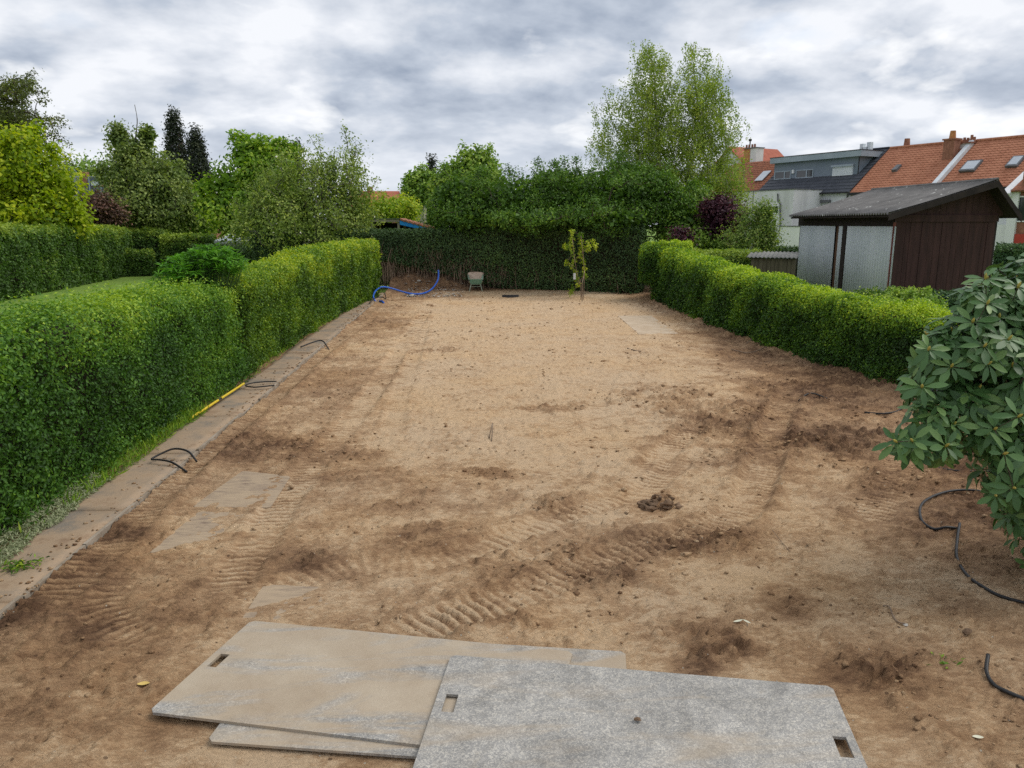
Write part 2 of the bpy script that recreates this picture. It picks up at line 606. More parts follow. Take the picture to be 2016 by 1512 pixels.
def skeleton(base, pts, trunk_h, rng, r0, lean=(0, 0), droop=0.12, sides=5, ntrunk=6):
    """limbs joining each cluster to the nearest point of the tree that grows towards it"""
    base = np.array(base, float)
    nodes = [base + np.array([lean[0] * (i / ntrunk) ** 1.2, lean[1] * (i / ntrunk) ** 1.2, trunk_h * i / ntrunk]) for i in range(ntrunk + 1)]
    par = [-1] + list(range(ntrunk))
    start = nodes[-1]
    order = np.argsort(np.linalg.norm(pts - nodes[ntrunk // 2], axis=1))
    tips = []
    arr = np.zeros((len(nodes) + 3 * len(pts), 3))
    arr[:len(nodes)] = nodes
    n = len(nodes)
    for j in order:
        p = pts[j]
        dv = arr[:n] - p
        d = np.sqrt((dv ** 2).sum(1)) + np.clip(dv[:, 2], 0, None) * 1.2
        d[:2] += 2.0
        i = int(np.argmin(d))
        q = arr[i]
        L = np.linalg.norm(p - q)
        k = 2 if L > 0.5 else 1
        prev = i
        for t in ([0.5, 1.0] if k == 2 else [1.0]):
            pt = q + (p - q) * t
            if t < 1:
                pt = pt + np.array([0, 0, droop * L]) + rng.normal(size=3) * 0.05 * L
            arr[n] = pt
            par.append(prev)
            prev = n
            n += 1
        tips.append((j, prev))
    cnt = np.zeros(n)
    for j, t in tips:
        cnt[t] += 1
    for i in range(n - 1, 0, -1):
        cnt[par[i]] += cnt[i]
    rad = r0 * (np.maximum(cnt, 1) / max(cnt[0], 1)) ** 0.45
    rad = np.maximum(rad, r0 * 0.03)
    A = arr[np.array(par[1:])]
    B = arr[1:n]
    ra = rad[np.array(par[1:])] * 0.85
    rb = rad[1:n]
    ra = np.minimum(ra, rb * 1.6)
    return A, B, ra, rb, ntrunk


def tubes_np(A, B, ra, rb, n=4):
    D = unit(B - A)
    ref = np.where(np.abs(D[:, 2:3]) < 0.9, np.array([[0, 0, 1.0]]), np.array([[1.0, 0, 0]]))
    U_ = unit(np.cross(D, ref))
    W_ = np.cross(D, U_)
    k = np.arange(n) / n * 2 * pi
    c, s = np.cos(k)[None, :, None], np.sin(k)[None, :, None]
    ring = U_[:, None, :] * c + W_[:, None, :] * s
    R1 = A[:, None, :] + ring * ra[:, None, None]
    R2 = B[:, None, :] + ring * rb[:, None, None]
    V = np.concatenate([R1, R2], 1).reshape(-1, 3)
    base = (np.arange(len(A)) * 2 * n)[:, None]
    Fs = []
    for i in range(n):
        j = (i + 1) % n
        Fs.append(base + np.array([i, j, n + j, n + i]))
    return V, np.concatenate(Fs, 0)


def tree(name, label, cat, base, ells, ncl, nleaf, sigma, L, m, bark, r0, trunk_h, seed, group=None, surf=0.7, droop=0.0, asp=0.55, tone0=0.45, up=0.3, lean=(0, 0), pts=None, vs=1.0, inner=0.0, tspread=0.16, trunk_part=True, strand=0.0, blossom=None, wind=(0, 0), jit=0.9, clump=0.2, core=0.12, sprays=26, slen=.42):
    rng = np.random.default_rng(seed)
    nspray = 0
    if pts is None:
        pts, dirs = clusters(ells, ncl, rng, surf)
        if sprays:      # shoots that break the outline
            up_ = np.argsort(-(dirs[:, 2] + .35 * rng.normal(size=len(pts))))[:sprays * 2]
            pk = rng.choice(up_, sprays, replace=False)
            mr = np.mean([e[1][2] for e in ells])
            sp, sd = [], []
            for a_ in pk:
                dd = unit(dirs[a_] * .7 + np.array([0, 0, .8]) + .35 * rng.normal(size=3))
                ln_s = mr * slen * rng.uniform(.5, 1.5)
                for k_ in range(5):
                    sp.append(pts[a_] + dd * ln_s * (k_ + 1) / 5 + np.array([0, 0, -.06 * ln_s * k_ * k_ / 8]))
                    sd.append(dd)
            pts = np.concatenate([pts, sp])
            dirs = np.concatenate([dirs, sd])
            nspray = len(sp)
    else:
        dirs = unit(pts - pts.mean(0))
    ncl = len(pts)
    ok = pts[:, 2] > 0.15
    isp = np.arange(len(pts)) >= len(pts) - nspray
    pts, dirs, isp = pts[ok], dirs[ok], isp[ok]
    ncl = len(pts)
    th = thing(name, label, cat, base, group)
    A, B, ra, rb, nt = skeleton(base, pts, trunk_h, rng, r0, lean)
    V, Fc = tubes_np(A[:nt], B[:nt], ra[:nt], rb[:nt], 8)
    npmesh('trunk', V, Fc, bark, th, smooth=True)
    V, Fc = tubes_np(A[nt:], B[nt:], ra[nt:], rb[nt:], 4)
    npmesh('limbs', V, Fc, bark, th, smooth=True)
    per = nleaf // ncl
    ci = np.repeat(np.arange(ncl), per)
    off = np.clip(rng.normal(size=(len(ci), 3)), -1.7, 1.7) * sigma * np.array([1, 1, vs])
    if strand:
        t = rng.random(len(ci))
        ln = (0.4 + 0.9 * rng.random(ncl))[ci] * strand
        off = off * 0.25 + np.stack([wind[0] * t * ln, wind[1] * t * ln, -t * ln], 1) + rng.normal(size=(len(ci), 3)) * sigma * 0.25
        sub = rng.integers(0, 4, len(ci))
        so = rng.normal(size=(ncl, 4, 3)) * sigma * np.array([1, 1, .4])
        off = off + so[ci, sub]
    kk = ~isp[ci] | (rng.random(len(ci)) < .4)
    off = off * np.where(isp[ci], .5, 1.0)[:, None]
    ci, off = ci[kk], off[kk]
    P = pts[ci] + off
    if ells and core:
        kc = int(nleaf * core)
        dc = unit(rng.normal(size=(kc, 3)))
        pk = rng.choice([i_ for i_, e in enumerate(ells) if e[2] > .6], kc)
        Pc = np.array([e[0] for e in ells])[pk] + dc * (rng.random(kc) ** .4 * .8)[:, None] * np.array([e[1] for e in ells])[pk]
        Pc = Pc[Pc[:, 2] > .2]
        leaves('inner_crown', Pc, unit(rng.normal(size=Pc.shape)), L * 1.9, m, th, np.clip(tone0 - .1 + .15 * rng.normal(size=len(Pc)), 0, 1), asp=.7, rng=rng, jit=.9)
    Nn = unit(dirs[ci] * 0.8 + off / (sigma + 1e-6) * 0.4)
    ctone = clump * rng.normal(size=ncl)
    tone = np.clip(tone0 + ctone[ci] + tspread * rng.normal(size=len(ci)), 0, 1)
    P2 = P[P[:, 2] > 0.03]
    leaves('crown', P2, Nn[P[:, 2] > 0.03], L, m, th, tone[P[:, 2] > 0.03], asp=asp, rng=rng, jit=jit, droop=droop, up=up)
    if strand:
        # thin hanging twigs
        k = rng.choice(ncl, min(ncl, 260), replace=False)
        A2 = np.repeat(pts[k], 2, 0) + rng.normal(size=(len(k) * 2, 3)) * sigma * 0.5
        B2 = A2 + np.stack([np.full(len(A2), wind[0] * strand * .8), np.full(len(A2), wind[1] * strand), -strand * (0.5 + 0.6 * rng.random(len(A2)))], 1)
        V, Fc = tubes_np(A2, B2, np.full(len(A2), .008), np.full(len(A2), .004), 3)
        tag(npmesh('twigs', V, Fc, bark, th), kind='stuff')
    if blossom:
        mB, nB, LB = blossom
        k = rng.integers(0, len(P2), nB)
        leaves('blossom', P2[k] + rng.normal(size=(nB, 3)) * .05, Nn[:nB] * 0 + [0, -0.5, .6], LB, mB, th, asp=0.9, rng=rng)
    return th


# ------------------------------------------------------------------ materials
M = {}
M['twigs'] = simple('twigs', (0.018, 0.016, 0.010), (0.045, 0.036, 0.022), scale=20, rough=0.95)
M['box_leaf'] = leafmat('box_leaf', [(0, (0.016, 0.045, 0.008)), (0.4, (0.04, 0.115, 0.012)), (0.7, (0.11, 0.235, 0.018)), (1, (0.25, 0.37, 0.025))])
M['privet_leaf'] = leafmat('privet_leaf', [(0, (0.014, 0.045, 0.010)), (0.4, (0.034, 0.115, 0.014)), (0.7, (0.085, 0.215, 0.022)), (1, (0.19, 0.34, 0.03))])
M['right_leaf'] = leafmat('right_leaf', [(0, (0.010, 0.032, 0.007)), (0.4, (0.026, 0.088, 0.010)), (0.7, (0.10, 0.24, 0.018)), (1, (0.26, 0.43, 0.03))])
M['dark_leaf'] = leafmat('dark_leaf', [(0, (0.012, 0.032, 0.012)), (0.5, (0.036, 0.085, 0.028)), (1, (0.085, 0.19, 0.045))], trans=0.15)
M['laurel_leaf'] = leafmat('laurel_leaf', [(0, (0.015, 0.045, 0.008)), (0.5, (0.045, 0.125, 0.016)), (1, (0.13, 0.26, 0.035))])
M['far_hedge_leaf'] = leafmat('far_hedge_leaf', [(0, (0.018, 0.048, 0.012)), (0.5, (0.042, 0.11, 0.02)), (1, (0.14, 0.24, 0.03))])
M['maple_leaf'] = leafmat('maple_leaf', [(0, (0.045, 0.115, 0.006)), (0.5, (0.155, 0.29, 0.012)), (1, (0.30, 0.42, 0.02))], trans=0.4)
M['larch_leaf'] = leafmat('larch_leaf', [(0, (0.02, 0.035, 0.010)), (0.5, (0.05, 0.085, 0.018)), (1, (0.12, 0.17, 0.03))])
M['pale_leaf'] = leafmat('pale_leaf', [(0, (0.025, 0.055, 0.014)), (0.5, (0.07, 0.13, 0.035)), (1, (0.17, 0.26, 0.08))])
M['conifer_leaf'] = leafmat('conifer_leaf', [(0, (0.008, 0.016, 0.010)), (0.5, (0.018, 0.033, 0.019)), (1, (0.045, 0.07, 0.035))], trans=0.1, rough=0.7)
M['chestnut_leaf'] = leafmat('chestnut_leaf', [(0, (0.03, 0.085, 0.008)), (0.5, (0.08, 0.19, 0.018)), (1, (0.20, 0.33, 0.035))], trans=0.35)
M['apple_leaf'] = leafmat('apple_leaf', [(0, (0.035, 0.075, 0.015)), (0.5, (0.085, 0.155, 0.032)), (1, (0.19, 0.28, 0.07))])
M['bright_leaf'] = leafmat('bright_leaf', [(0, (0.05, 0.13, 0.01)), (0.5, (0.14, 0.28, 0.02)), (1, (0.30, 0.42, 0.04))], trans=0.35)
M['mid_leaf'] = leafmat('mid_leaf', [(0, (0.03, 0.075, 0.012)), (0.5, (0.075, 0.17, 0.026)), (1, (0.18, 0.30, 0.06))])
M['birch_leaf'] = leafmat('birch_leaf', [(0, (0.045, 0.09, 0.015)), (0.5, (0.10, 0.185, 0.03)), (1, (0.21, 0.30, 0.06))], trans=0.35)
M['purple_leaf'] = leafmat('purple_leaf', [(0, (0.012, 0.006, 0.010)), (0.5, (0.040, 0.016, 0.028)), (1, (0.11, 0.055, 0.06))], trans=0.15, tmul=(1.3, 0.7, 0.8))
M['plum_leaf'] = leafmat('plum_leaf', [(0, (0.03, 0.03, 0.02)), (0.5, (0.09, 0.065, 0.05)), (1, (0.19, 0.14, 0.10))], trans=0.15)
M['golden_leaf'] = leafmat('golden_leaf', [(0, (0.035, 0.09, 0.02)), (0.5, (0.095, 0.19, 0.045)), (1, (0.22, 0.34, 0.09))], trans=0.35)
M['fern_leaf'] = leafmat('fern_leaf', [(0, (0.018, 0.075, 0.010)), (0.5, (0.05, 0.19, 0.015)), (1, (0.12, 0.32, 0.03))], trans=0.35)
M['thuja_leaf'] = leafmat('thuja_leaf', [(0, (0.010, 0.03, 0.014)), (0.5, (0.026, 0.075, 0.028)), (1, (0.07, 0.15, 0.05))], trans=0.12, rough=0.6)
M['rhodo_leaf'] = leafmat('rhodo_leaf', [(0, (0.014, 0.048, 0.014)), (0.5, (0.040, 0.115, 0.032)), (1, (0.10, 0.20, 0.055))], rough=0.45, trans=0.12, spec=0.4)
M['grass_blade'] = leafmat('grass_blade', [(0, (0.03, 0.09, 0.01)), (0.5, (0.08, 0.20, 0.016)), (1, (0.19, 0.33, 0.03))], trans=0.35)
M['dry_leaf'] = leafmat('dry_leaf', [(0, (0.06, 0.10, 0.05)), (0.5, (0.155, 0.235, 0.13)), (1, (0.24, 0.32, 0.21))], trans=0.2, rough=0.7)
M['white_flower'] = simple('white_flower', (0.7, 0.68, 0.58), (0.8, 0.78, 0.66), rough=0.7)
M['bark'] = simple('bark', (0.05, 0.036, 0.025), (0.13, 0.10, 0.075), scale=9, rough=0.95, bump=0.5)
M['grey_bark'] = simple('grey_bark', (0.07, 0.065, 0.05), (0.17, 0.155, 0.12), scale=9, rough=0.95, bump=0.5)
M['birch_bark'] = simple('birch_bark', (0.20, 0.17, 0.13), (0.55, 0.52, 0.46), scale=2.5, rough=0.8, stretch=(1, 1, 4))
M['stem_brown'] = simple('stem_brown', (0.12, 0.08, 0.052), (0.34, 0.25, 0.175), scale=5, rough=0.95)
M['bud'] = simple('bud', (0.35, 0.30, 0.06), (0.50, 0.40, 0.10), scale=30, rough=0.6)

# ------------------------------------------------------------------ soil height field
# disturbed, damp patches, some holding painted shade: (px, py, rx, ry, darkness, rough)
ZN = [(860, 690, 60, 12, .7, .8), (700, 765, 130, 70, .40, .3), (560, 885, 240, 38, .6, .8), (760, 965, 280, 70, .42, .4), (600, 640, 160, 50, .35, .4),
      (100, 1240, 220, 110, .55, .6), (160, 1400, 260, 150, .35, .4), (1560, 690, 200, 60, .55, .8), (1650, 765, 210, 60, .65, .9), (1430, 835, 170, 45, .6, 1.1),
      (1640, 870, 220, 45, .6, 1.1), (1300, 790, 130, 32, .5, 1.0), (1180, 795, 140, 18, .35, .7), (960, 935, 60, 16, .6, 1.0), (1290, 995, 48, 20, .9, 1.2),
      (1340, 1065, 180, 38, .7, 1.2), (1180, 1135, 90, 34, .45, 1.0), (1400, 1262, 110, 50, .5, 1.0), (1370, 1305, 60, 40, .6, 1.2), (1720, 1335, 120, 60, .6, 1.0),
      (1560, 1190, 50, 34, .5, .9), (1950, 990, 150, 80, .95, .8), (1960, 910, 170, 50, .9, .8), (1100, 1000, 70, 22, .4, .9), (620, 1105, 70, 26, .5, .8), (230, 1045, 50, 26, .8, 1.3),  # right-edge entries: shade beneath the rhododendron painted into the soil
      (400, 900, 120, 30, .5, .9), (1450, 640, 80, 40, .5, .7), (1290, 700, 60, 40, .25, .5), (1880, 1060, 170, 90, .45, .5), (1500, 900, 120, 40, .4, .8), (1750, 950, 140, 40, .5, .8),
      (1050, 1120, 200, 60, .25, .9), (900, 1220, 200, 50, .2, .8), (860, 1060, 140, 50, .3, .6), (120, 1120, 120, 40, .6, .8), (1200, 900, 200, 40, .2, .4), (860, 900, 60, 20, .3, .6),
      (1060, 806, 90, 10, .4, .8), (760, 640, 90, 16, .4, .5), (820, 570, 120, 20, .7, .6), (1500, 985, 50, 70, .3, .7)]
# wheel tracks: pixel line, width, depth, lug spacing, berm
TR = [([(60, 1215), (170, 1120), (330, 960), (430, 870), (545, 775), (640, 690), (730, 625)], .42, .035, .13, .035),
      ([(430, 1190), (500, 1080), (580, 960), (690, 830), (750, 750), (800, 670), (840, 612)], .36, .028, .12, .02),
      ([(640, 900), (690, 830)], .3, .02, .12, .01),
      ([(770, 860), (790, 770), (815, 700), (835, 640)], .30, .022, .11, .018),
      ([(420, 1200), (560, 1160), (700, 1118), (860, 1105), (1000, 1060), (1130, 1010), (1250, 965), (1310, 890), (1380, 835)], .34, .030, .13, .03),
      ([(760, 1275), (900, 1215), (1050, 1165), (1190, 1105), (1330, 1060), (1450, 1015), (1490, 950), (1515, 880), (1530, 820), (1565, 760)], .40, .045, .125, .045),
      ([(1030, 800), (1130, 850), (1160, 900)], .30, .018, .11, .01),
      ([(1230, 700), (1190, 760), (1175, 830), (1210, 900)], .30, .018, .12, .01),
      ([(1350, 900), (1290, 950), (1230, 1010)], .34, .03, .14, .02),
      ([(1700, 1040), (1760, 960), (1780, 880)], .34, .02, .13, .015),
      ([(300, 1290), (200, 1200), (260, 1130)], .30, .02, .13, .01)]
TRW = [([G(*p)[:2] for p in t[0]],) + t[1:] for t in TR]
# boards lying sunk in the soil: four ground corners
SUNK = [[G(478, 928), G(572, 938), G(532, 1000), G(378, 1000)],
        [G(392, 1008), G(488, 1010), G(432, 1058), G(292, 1092)],
        [G(520, 1150), G(748, 1160), G(746, 1238), G(470, 1228)],
        [G(1216, 622), G(1282, 622), G(1336, 657), G(1258, 659)]]


def zones(X, Y):
    u_, v_ = PXV(X, Y, np.zeros_like(X))
    w1 = 14 * fbm(X * 1.7, Y * 1.7, 3, 91)
    damp_shade = np.zeros_like(X)
    rough = np.full_like(X, 0.37)
    for (cx, cy, rx, ry, dp, rg) in ZN:
        d = ((u_ - cx) / rx) ** 2 + ((v_ - cy) / ry) ** 2
        k = np.exp(-d * 0.9) * (1 + 0.7 * fbm(X * 2.3 + cx, Y * 2.3, 3, 7))
        k = np.clip(k, 0, 1)
        damp_shade = np.maximum(damp_shade, dp * k)
        rough = np.maximum(rough, rg * k)
    # along the right hedge and by the left edging the soil is loose and darker
    mot = fbm(X * .8 + 3, Y * 1.1, 4, 301, .62)
    mot2 = fbm(X * 3.2, Y * 2.2 + 4, 4, 311, .62)
    damp_shade = damp_shade + .30 * mot + .26 * mot2 + .09 * sstep(880, 1180, v_)
    dn_ = 1 + .9 * fbm(X * .9, Y * .7, 4, 191)
    damp_shade = damp_shade + .24 * sstep(-1.2, -2.3, X) * sstep(3.5, 6, Y) * dn_ + .24 * sstep(3.2, 5.0, X - .12 * (Y - 8)) * sstep(6, 9, Y) * dn_ + .10 * sstep(1230, 1400, v_) * dn_ + .10 * sstep(1500, 1800, u_) * sstep(820, 950, v_) * dn_
    k = sstep(5.2, 7.0, X) * sstep(8, 11, Y)
    damp_shade = np.maximum(damp_shade, 0.55 * k)  # right hedge foot: darker loose soil with hedge shade painted in
    rough = np.maximum(rough, 0.7 * k)
    k = sstep(-2.6, -3.3, X)
    damp_shade = np.maximum(damp_shade, 0.42 * k)
    # trodden pale sand in the middle of the plot
    damp_shade = damp_shade - 0.34 * np.exp(-(((u_ - 1010) / 270) ** 2 + ((v_ - 720) / 130) ** 2)) * (1 - np.clip(rough - .42, 0, .5) * 2) - 0.12 * np.exp(-(((u_ - 1000) / 500) ** 2 + ((v_ - 860) / 200) ** 2)) 
    k = sstep(31.8, 33.4, Y)
    damp_shade = np.maximum(damp_shade, 0.85 * k)
    return damp_shade, rough


def inquad(X, Y, q, soft):
    m_ = np.full_like(X, 1e9)
    n = len(q)
    c = np.mean([p[:2] for p in q], axis=0)
    for i in range(n):
        a, b = q[i][:2], q[(i + 1) % n][:2]
        e = b - a
        nn = np.array([-e[1], e[0]]) / np.linalg.norm(e)
        if (c - a) @ nn < 0:
            nn = -nn
        m_ = np.minimum(m_, (X - a[0]) * nn[0] + (Y - a[1]) * nn[1])
    return sstep(-soft, soft, m_)


def soil(X, Y):
    """height, damp"""
    X = np.asarray(X, dtype=np.float64)
    Y = np.asarray(Y, dtype=np.float64)
    damp_shade, rough = zones(X, Y)
    h = 0.022 * fbm(X * 0.55, Y * 0.55, 3, 3)
    n1 = fbm(X * 2.6, Y * 3.4, 4, 11)
    n2 = fbm(X * 7.5, Y * 10.5, 4, 23, 0.55)
    n3 = fbm(X * 19, Y * 25, 3, 37, 0.6)
    rid = 1 - np.abs(fbm(X * 4.6, Y * 6.4, 4, 57, 0.55)) * 2.0
    crust = fbm(X * 3.3 + 9, Y * 4.6, 4, 131, 0.6)
    crust2 = fbm(X * 11 + 9, Y * 15, 3, 141, 0.6)
    # flaky crust: small terraces with sharp edges
    ter = (sstep(0.02, 0.07, crust) * 0.011 + sstep(0.06, 0.14, crust2) * 0.008) * np.clip(rough * 1.3, .3, 1)
    h = h + rough * (0.036 * n1 + 0.044 * n2 + 0.032 * n3 + 0.024 * np.clip(rid, -0.4, 1)) + 0.005 * n3 + ter
    cb = fbm(X * 10, Y * 12.5, 3, 71, 0.6)
    wx = X + 0.02 * fbm(X * 9, Y * 9, 2, 151)
    wy = Y + 0.02 * fbm(X * 9 + 4, Y * 9, 2, 152)
    pr = np.clip(rough - .30, 0.03, 1) * np.clip(.55 + 1.1 * fbm(X * 1.4, Y * 1.4, 3, 153), .08, 1.3)
    l1, i1 = lumps(wx / .13, wy / .12, 201, pr * .55)
    l2, i2 = lumps(wx / .062, wy / .060, 211, pr * .8 + .02)
    h = h + l1 * .13 * .75 + l2 * .062 * .8
    damp_shade = damp_shade + np.where(l1 > .02, (i1 - .55) * .45, 0) + np.where(l2 > .02, (i2 - .5) * .4, 0)
    h = h + np.clip(cb - 0.20, 0, 0.25) * 0.24 * np.clip(rough, 0.2, 1.3)
    damp_shade = damp_shade + 0.55 * np.clip(-n1 * rough - 0.03, 0, 0.6) + 0.5 * np.clip(cb - 0.24, 0, 0.3) * rough - 0.12 * sstep(0.02, 0.09, crust) + 0.35 * np.clip(-n2 * rough - .05, 0, .5)  # hollows darkened: crevice shade painted into the soil colour
    for (pts, wd, dp, sp, berm) in TRW:
        s0 = 0.0
        best = np.full_like(X, 9.0)
        bs = np.zeros_like(X)
        bt = np.zeros_like(X)
        P = spline([np.array([p[0], p[1], 0]) for p in pts], 5)
        P = [p[:2] for p in P]
        lo = np.min(P, axis=0) - 0.8
        hi = np.max(P, axis=0) + 0.8
        msk = (X > lo[0]) & (X < hi[0]) & (Y > lo[1]) & (Y < hi[1])
        if not msk.any():
            continue
        Xm, Ym = X[msk], Y[msk]
        bb = np.full_like(Xm, 9.0)
        ss = np.zeros_like(Xm)
        tt = np.zeros_like(Xm)
        for a, b in zip(P[:-1], P[1:]):
            e = b - a
            L = np.linalg.norm(e)
            if L < 1e-6:
                continue
            e = e / L
            s_ = np.clip((Xm - a[0]) * e[0] + (Ym - a[1]) * e[1], 0, L)
            dx, dy = Xm - a[0] - s_ * e[0], Ym - a[1] - s_ * e[1]
            d = np.hypot(dx, dy)
            sg = np.sign(e[0] * dy - e[1] * dx)
            k = d < bb
            bb[k] = d[k]
            ss[k] = (s0 + s_)[k]
            tt[k] = (d * sg)[k]
            s0 += L
        hw = wd / 2
        wob = 0.35 * fbm(ss * 1.6, tt * 3, 3, 5)
        inside = sstep(hw + 0.05, hw - 0.04, bb)
        fade = np.clip(0.85 + 0.6 * fbm(ss * 0.8 + pts[0][0], ss * 0, 3, 77), 0.7, 1.1) * sstep(0, 0.4, ss) * sstep(s0, s0 - 0.4, ss)
        ph = ss / (sp * .78) + np.abs(tt + .04) / wd * 0.45 + wob * 0.6
        lug = np.abs((ph % 1.0) - 0.5) * 2
        lug = sstep(0.35, 0.62, lug)
        brk = np.clip(.85 + 1.4 * fbm(Xm * 1.9 + 7, Ym * 2.3, 3, 177), 0.3, 1.0)
        dh = inside * fade * (-.8 * dp + 0.72 * max(dp, .032) * lug * brk * (0.75 + 0.5 * fbm(Xm * 6, Ym * 6, 2, 9)))
        bm = np.exp(-((bb - hw - 0.07) / 0.075) ** 2) * fade * berm * (0.5 + 0.9 * fbm(Xm * 3.1, Ym * 3.1, 3, 19) + 0.35 * fbm(Xm * 14, Ym * 14, 2, 21))
        h[msk] = h[msk] * (1 - 0.75 * np.clip(inside * fade, 0, 1)) + dh + np.clip(bm, -0.01, 0.09)
        damp_shade[msk] = np.clip(damp_shade[msk] + 0.16 * np.exp(-((bb - hw - 0.07) / 0.09) ** 2) * fade * min(1, berm / 0.035) - inside * fade * brk * (0.62 * lug - 0.32), -.5, 1)  # colour follows the tread: lug tops paler, gaps and berms darker
    # ditch beside the edging of the path
    d = X + 3.47
    h = h + 0.030 * np.exp(-(d / 0.16) ** 2) * (1 + 1.2 * fbm(Y * 3, X * 2, 3, 62)) + 0.02 * np.exp(-((d - 0.28) / 0.12) ** 2) * (1 + fbm(Y * 2, X * 2, 3, 61))
    # flat boards
    for q in SUNK:
        k = inquad(X, Y, q, 0.03)
        h = h * (1 - 0.62 * k) - 0.004 * k
    # bank of roots under the rear hedge, banked soil along the right hedge
    k = sstep(33.2, 34.7, Y + 0.35 * fbm(X * .8, X * 0, 3, 88)) * sstep(2.4, -1.5, X)
    h = h + k * (0.62 + 0.22 * fbm(X * 1.5, Y * 1.5, 4, 66))
    h = h + sstep(6.3, 7.6, X) * sstep(8, 12, Y) * 0.10 + sstep(31.2, 32.6, Y) * 0.10
    h = h + 0.10 * np.exp(-(((X - 5.2) / 1.5) ** 2 + ((Y - 30.6) / 0.7) ** 2)) + 0.09 * np.exp(-(((X - 7.2) / 0.6) ** 2 + ((Y - 29.8) / 0.9) ** 2))
    # boards in front press the soil flat
    k = inquad(X, Y, [np.array(p) for p in ((-2.2, 3.2), (2.6, 3.2), (2.5, 4.45), (-1.75, 5.25))], 0.08)
    h = h * (1 - 0.92 * k) - 0.012 * k
    return h, np.clip(damp_shade, -.5, 1)


def hz(x, y):
    return float(soil(np.array([x]), np.array([y]))[0][0])


def soil_fn(t):
    tcn = t.n('ShaderNodeTexCoord')
    at = t.n('ShaderNodeAttribute', attribute_name='damp_shade')
    ob = tcn.outputs['Object']
    st = t.n('ShaderNodeMapping', {'Vector': ob, 'Scale': (0.75, 1.25, 1.0)})
    n1 = t.n('ShaderNodeTexNoise', {'Vector': ob, 'Scale': 0.55, 'Detail': 5.0, 'Roughness': 0.6})
    n2 = t.n('ShaderNodeTexNoise', {'Vector': st.outputs[0], 'Scale': 9.0, 'Detail': 8.0, 'Roughness': 0.7, 'Distortion': 0.4})
    n3 = t.n('ShaderNodeTexNoise', {'Vector': st.outputs[0], 'Scale': 60.0, 'Detail': 6.0, 'Roughness': 0.75})
    n4 = t.n('ShaderNodeTexNoise', {'Vector': st.outputs[0], 'Scale': 2.6, 'Detail': 6.0, 'Roughness': 0.65})
    n5 = t.n('ShaderNodeTexNoise', {'Vector': st.outputs[0], 'Scale': 28.0, 'Detail': 6.0, 'Roughness': 0.7, 'Distortion': 0.8})
    f = t.math('ADD', t.math('MULTIPLY', at.outputs['Fac'], 0.9), t.math('MULTIPLY', t.math('SUBTRACT', n2.outputs[0], 0.5), 1.15))
    f = t.math('ADD', f, t.math('MULTIPLY', t.math('SUBTRACT', n5.outputs[0], 0.5), 0.85))
    f = t.math('ADD', f, t.math('MULTIPLY', t.math('SUBTRACT', n4.outputs[0], 0.5), 0.75))
    f = t.math('ADD', f, t.math('MULTIPLY', t.math('SUBTRACT', n3.outputs[0], 0.5), 0.4))
    col = t.ramp(f, [(-0.10, (0.61, 0.445, 0.285)), (0.15, (0.50, 0.340, 0.204)), (0.42, (0.365, 0.230, 0.132)), (0.75, (0.222, 0.132, 0.076)), (1.05, (0.125, 0.071, 0.042))])
    col = t.mix(t.ramp(n1.outputs[0], [(0.38, 0.0), (0.66, 0.6)]), col, t.mix(1.0, col, (1.04, 0.95, 0.80), 'MULTIPLY'))
    # pale crumbs and dark bits
    vo = t.n('ShaderNodeTexVoronoi', {'Vector': ob, 'Scale': 21.0, 'Randomness': 1.0})
    vr = t.n('ShaderNodeTexWhiteNoise', {0: vo.outputs['Color']})
    dotm = t.math('MULTIPLY', t.math('LESS_THAN', vo.outputs['Distance'], 0.13), t.math('GREATER_THAN', vr.outputs['Value'], 0.93))
    col = t.mix(dotm, col, (0.50, 0.44, 0.35))
    vo2 = t.n('ShaderNodeTexVoronoi', {'Vector': ob, 'Scale': 13.0, 'Randomness': 1.0})
    vr2 = t.n('ShaderNodeTexWhiteNoise', {0: vo2.outputs['Color']})
    dot2 = t.math('MULTIPLY', t.math('LESS_THAN', vo2.outputs['Distance'], 0.17), t.math('GREATER_THAN', vr2.outputs['Value'], 0.90))
    col = t.mix(t.math('MULTIPLY', dot2, 0.7), col, (0.09, 0.05, 0.03))
    p = t.n('ShaderNodeBsdfPrincipled', {'Base Color': col, 'Roughness': 0.95, 'Specular IOR Level': 0.15})
    b1 = t.n('ShaderNodeTexNoise', {'Vector': st.outputs[0], 'Scale': 24.0, 'Detail': 9.0, 'Roughness': 0.72})
    bb = t.math('ADD', b1.outputs[0], t.math('MULTIPLY', n5.outputs[0], 0.9))
    bp = t.n('ShaderNodeBump', {'Height': bb, 'Strength': 1.0, 'Distance': 0.034})
    t.t.links.new(bp.outputs[0], p.inputs['Normal'])
    t.n('ShaderNodeOutputMaterial', {0: p.outputs[0]})


M['soil'] = mat('soil', soil_fn)
M['lawn'] = simple('lawn', (0.12, 0.21, 0.03), (0.20, 0.30, 0.05), scale=1.2, rough=0.95, bump=0.7, bscale=60, detail=10)

# big ground
gm = MB().box((-400, -60, -0.6), (400, 700, -0.16))
tag(gm.build('ground', M['lawn']), kind='structure')
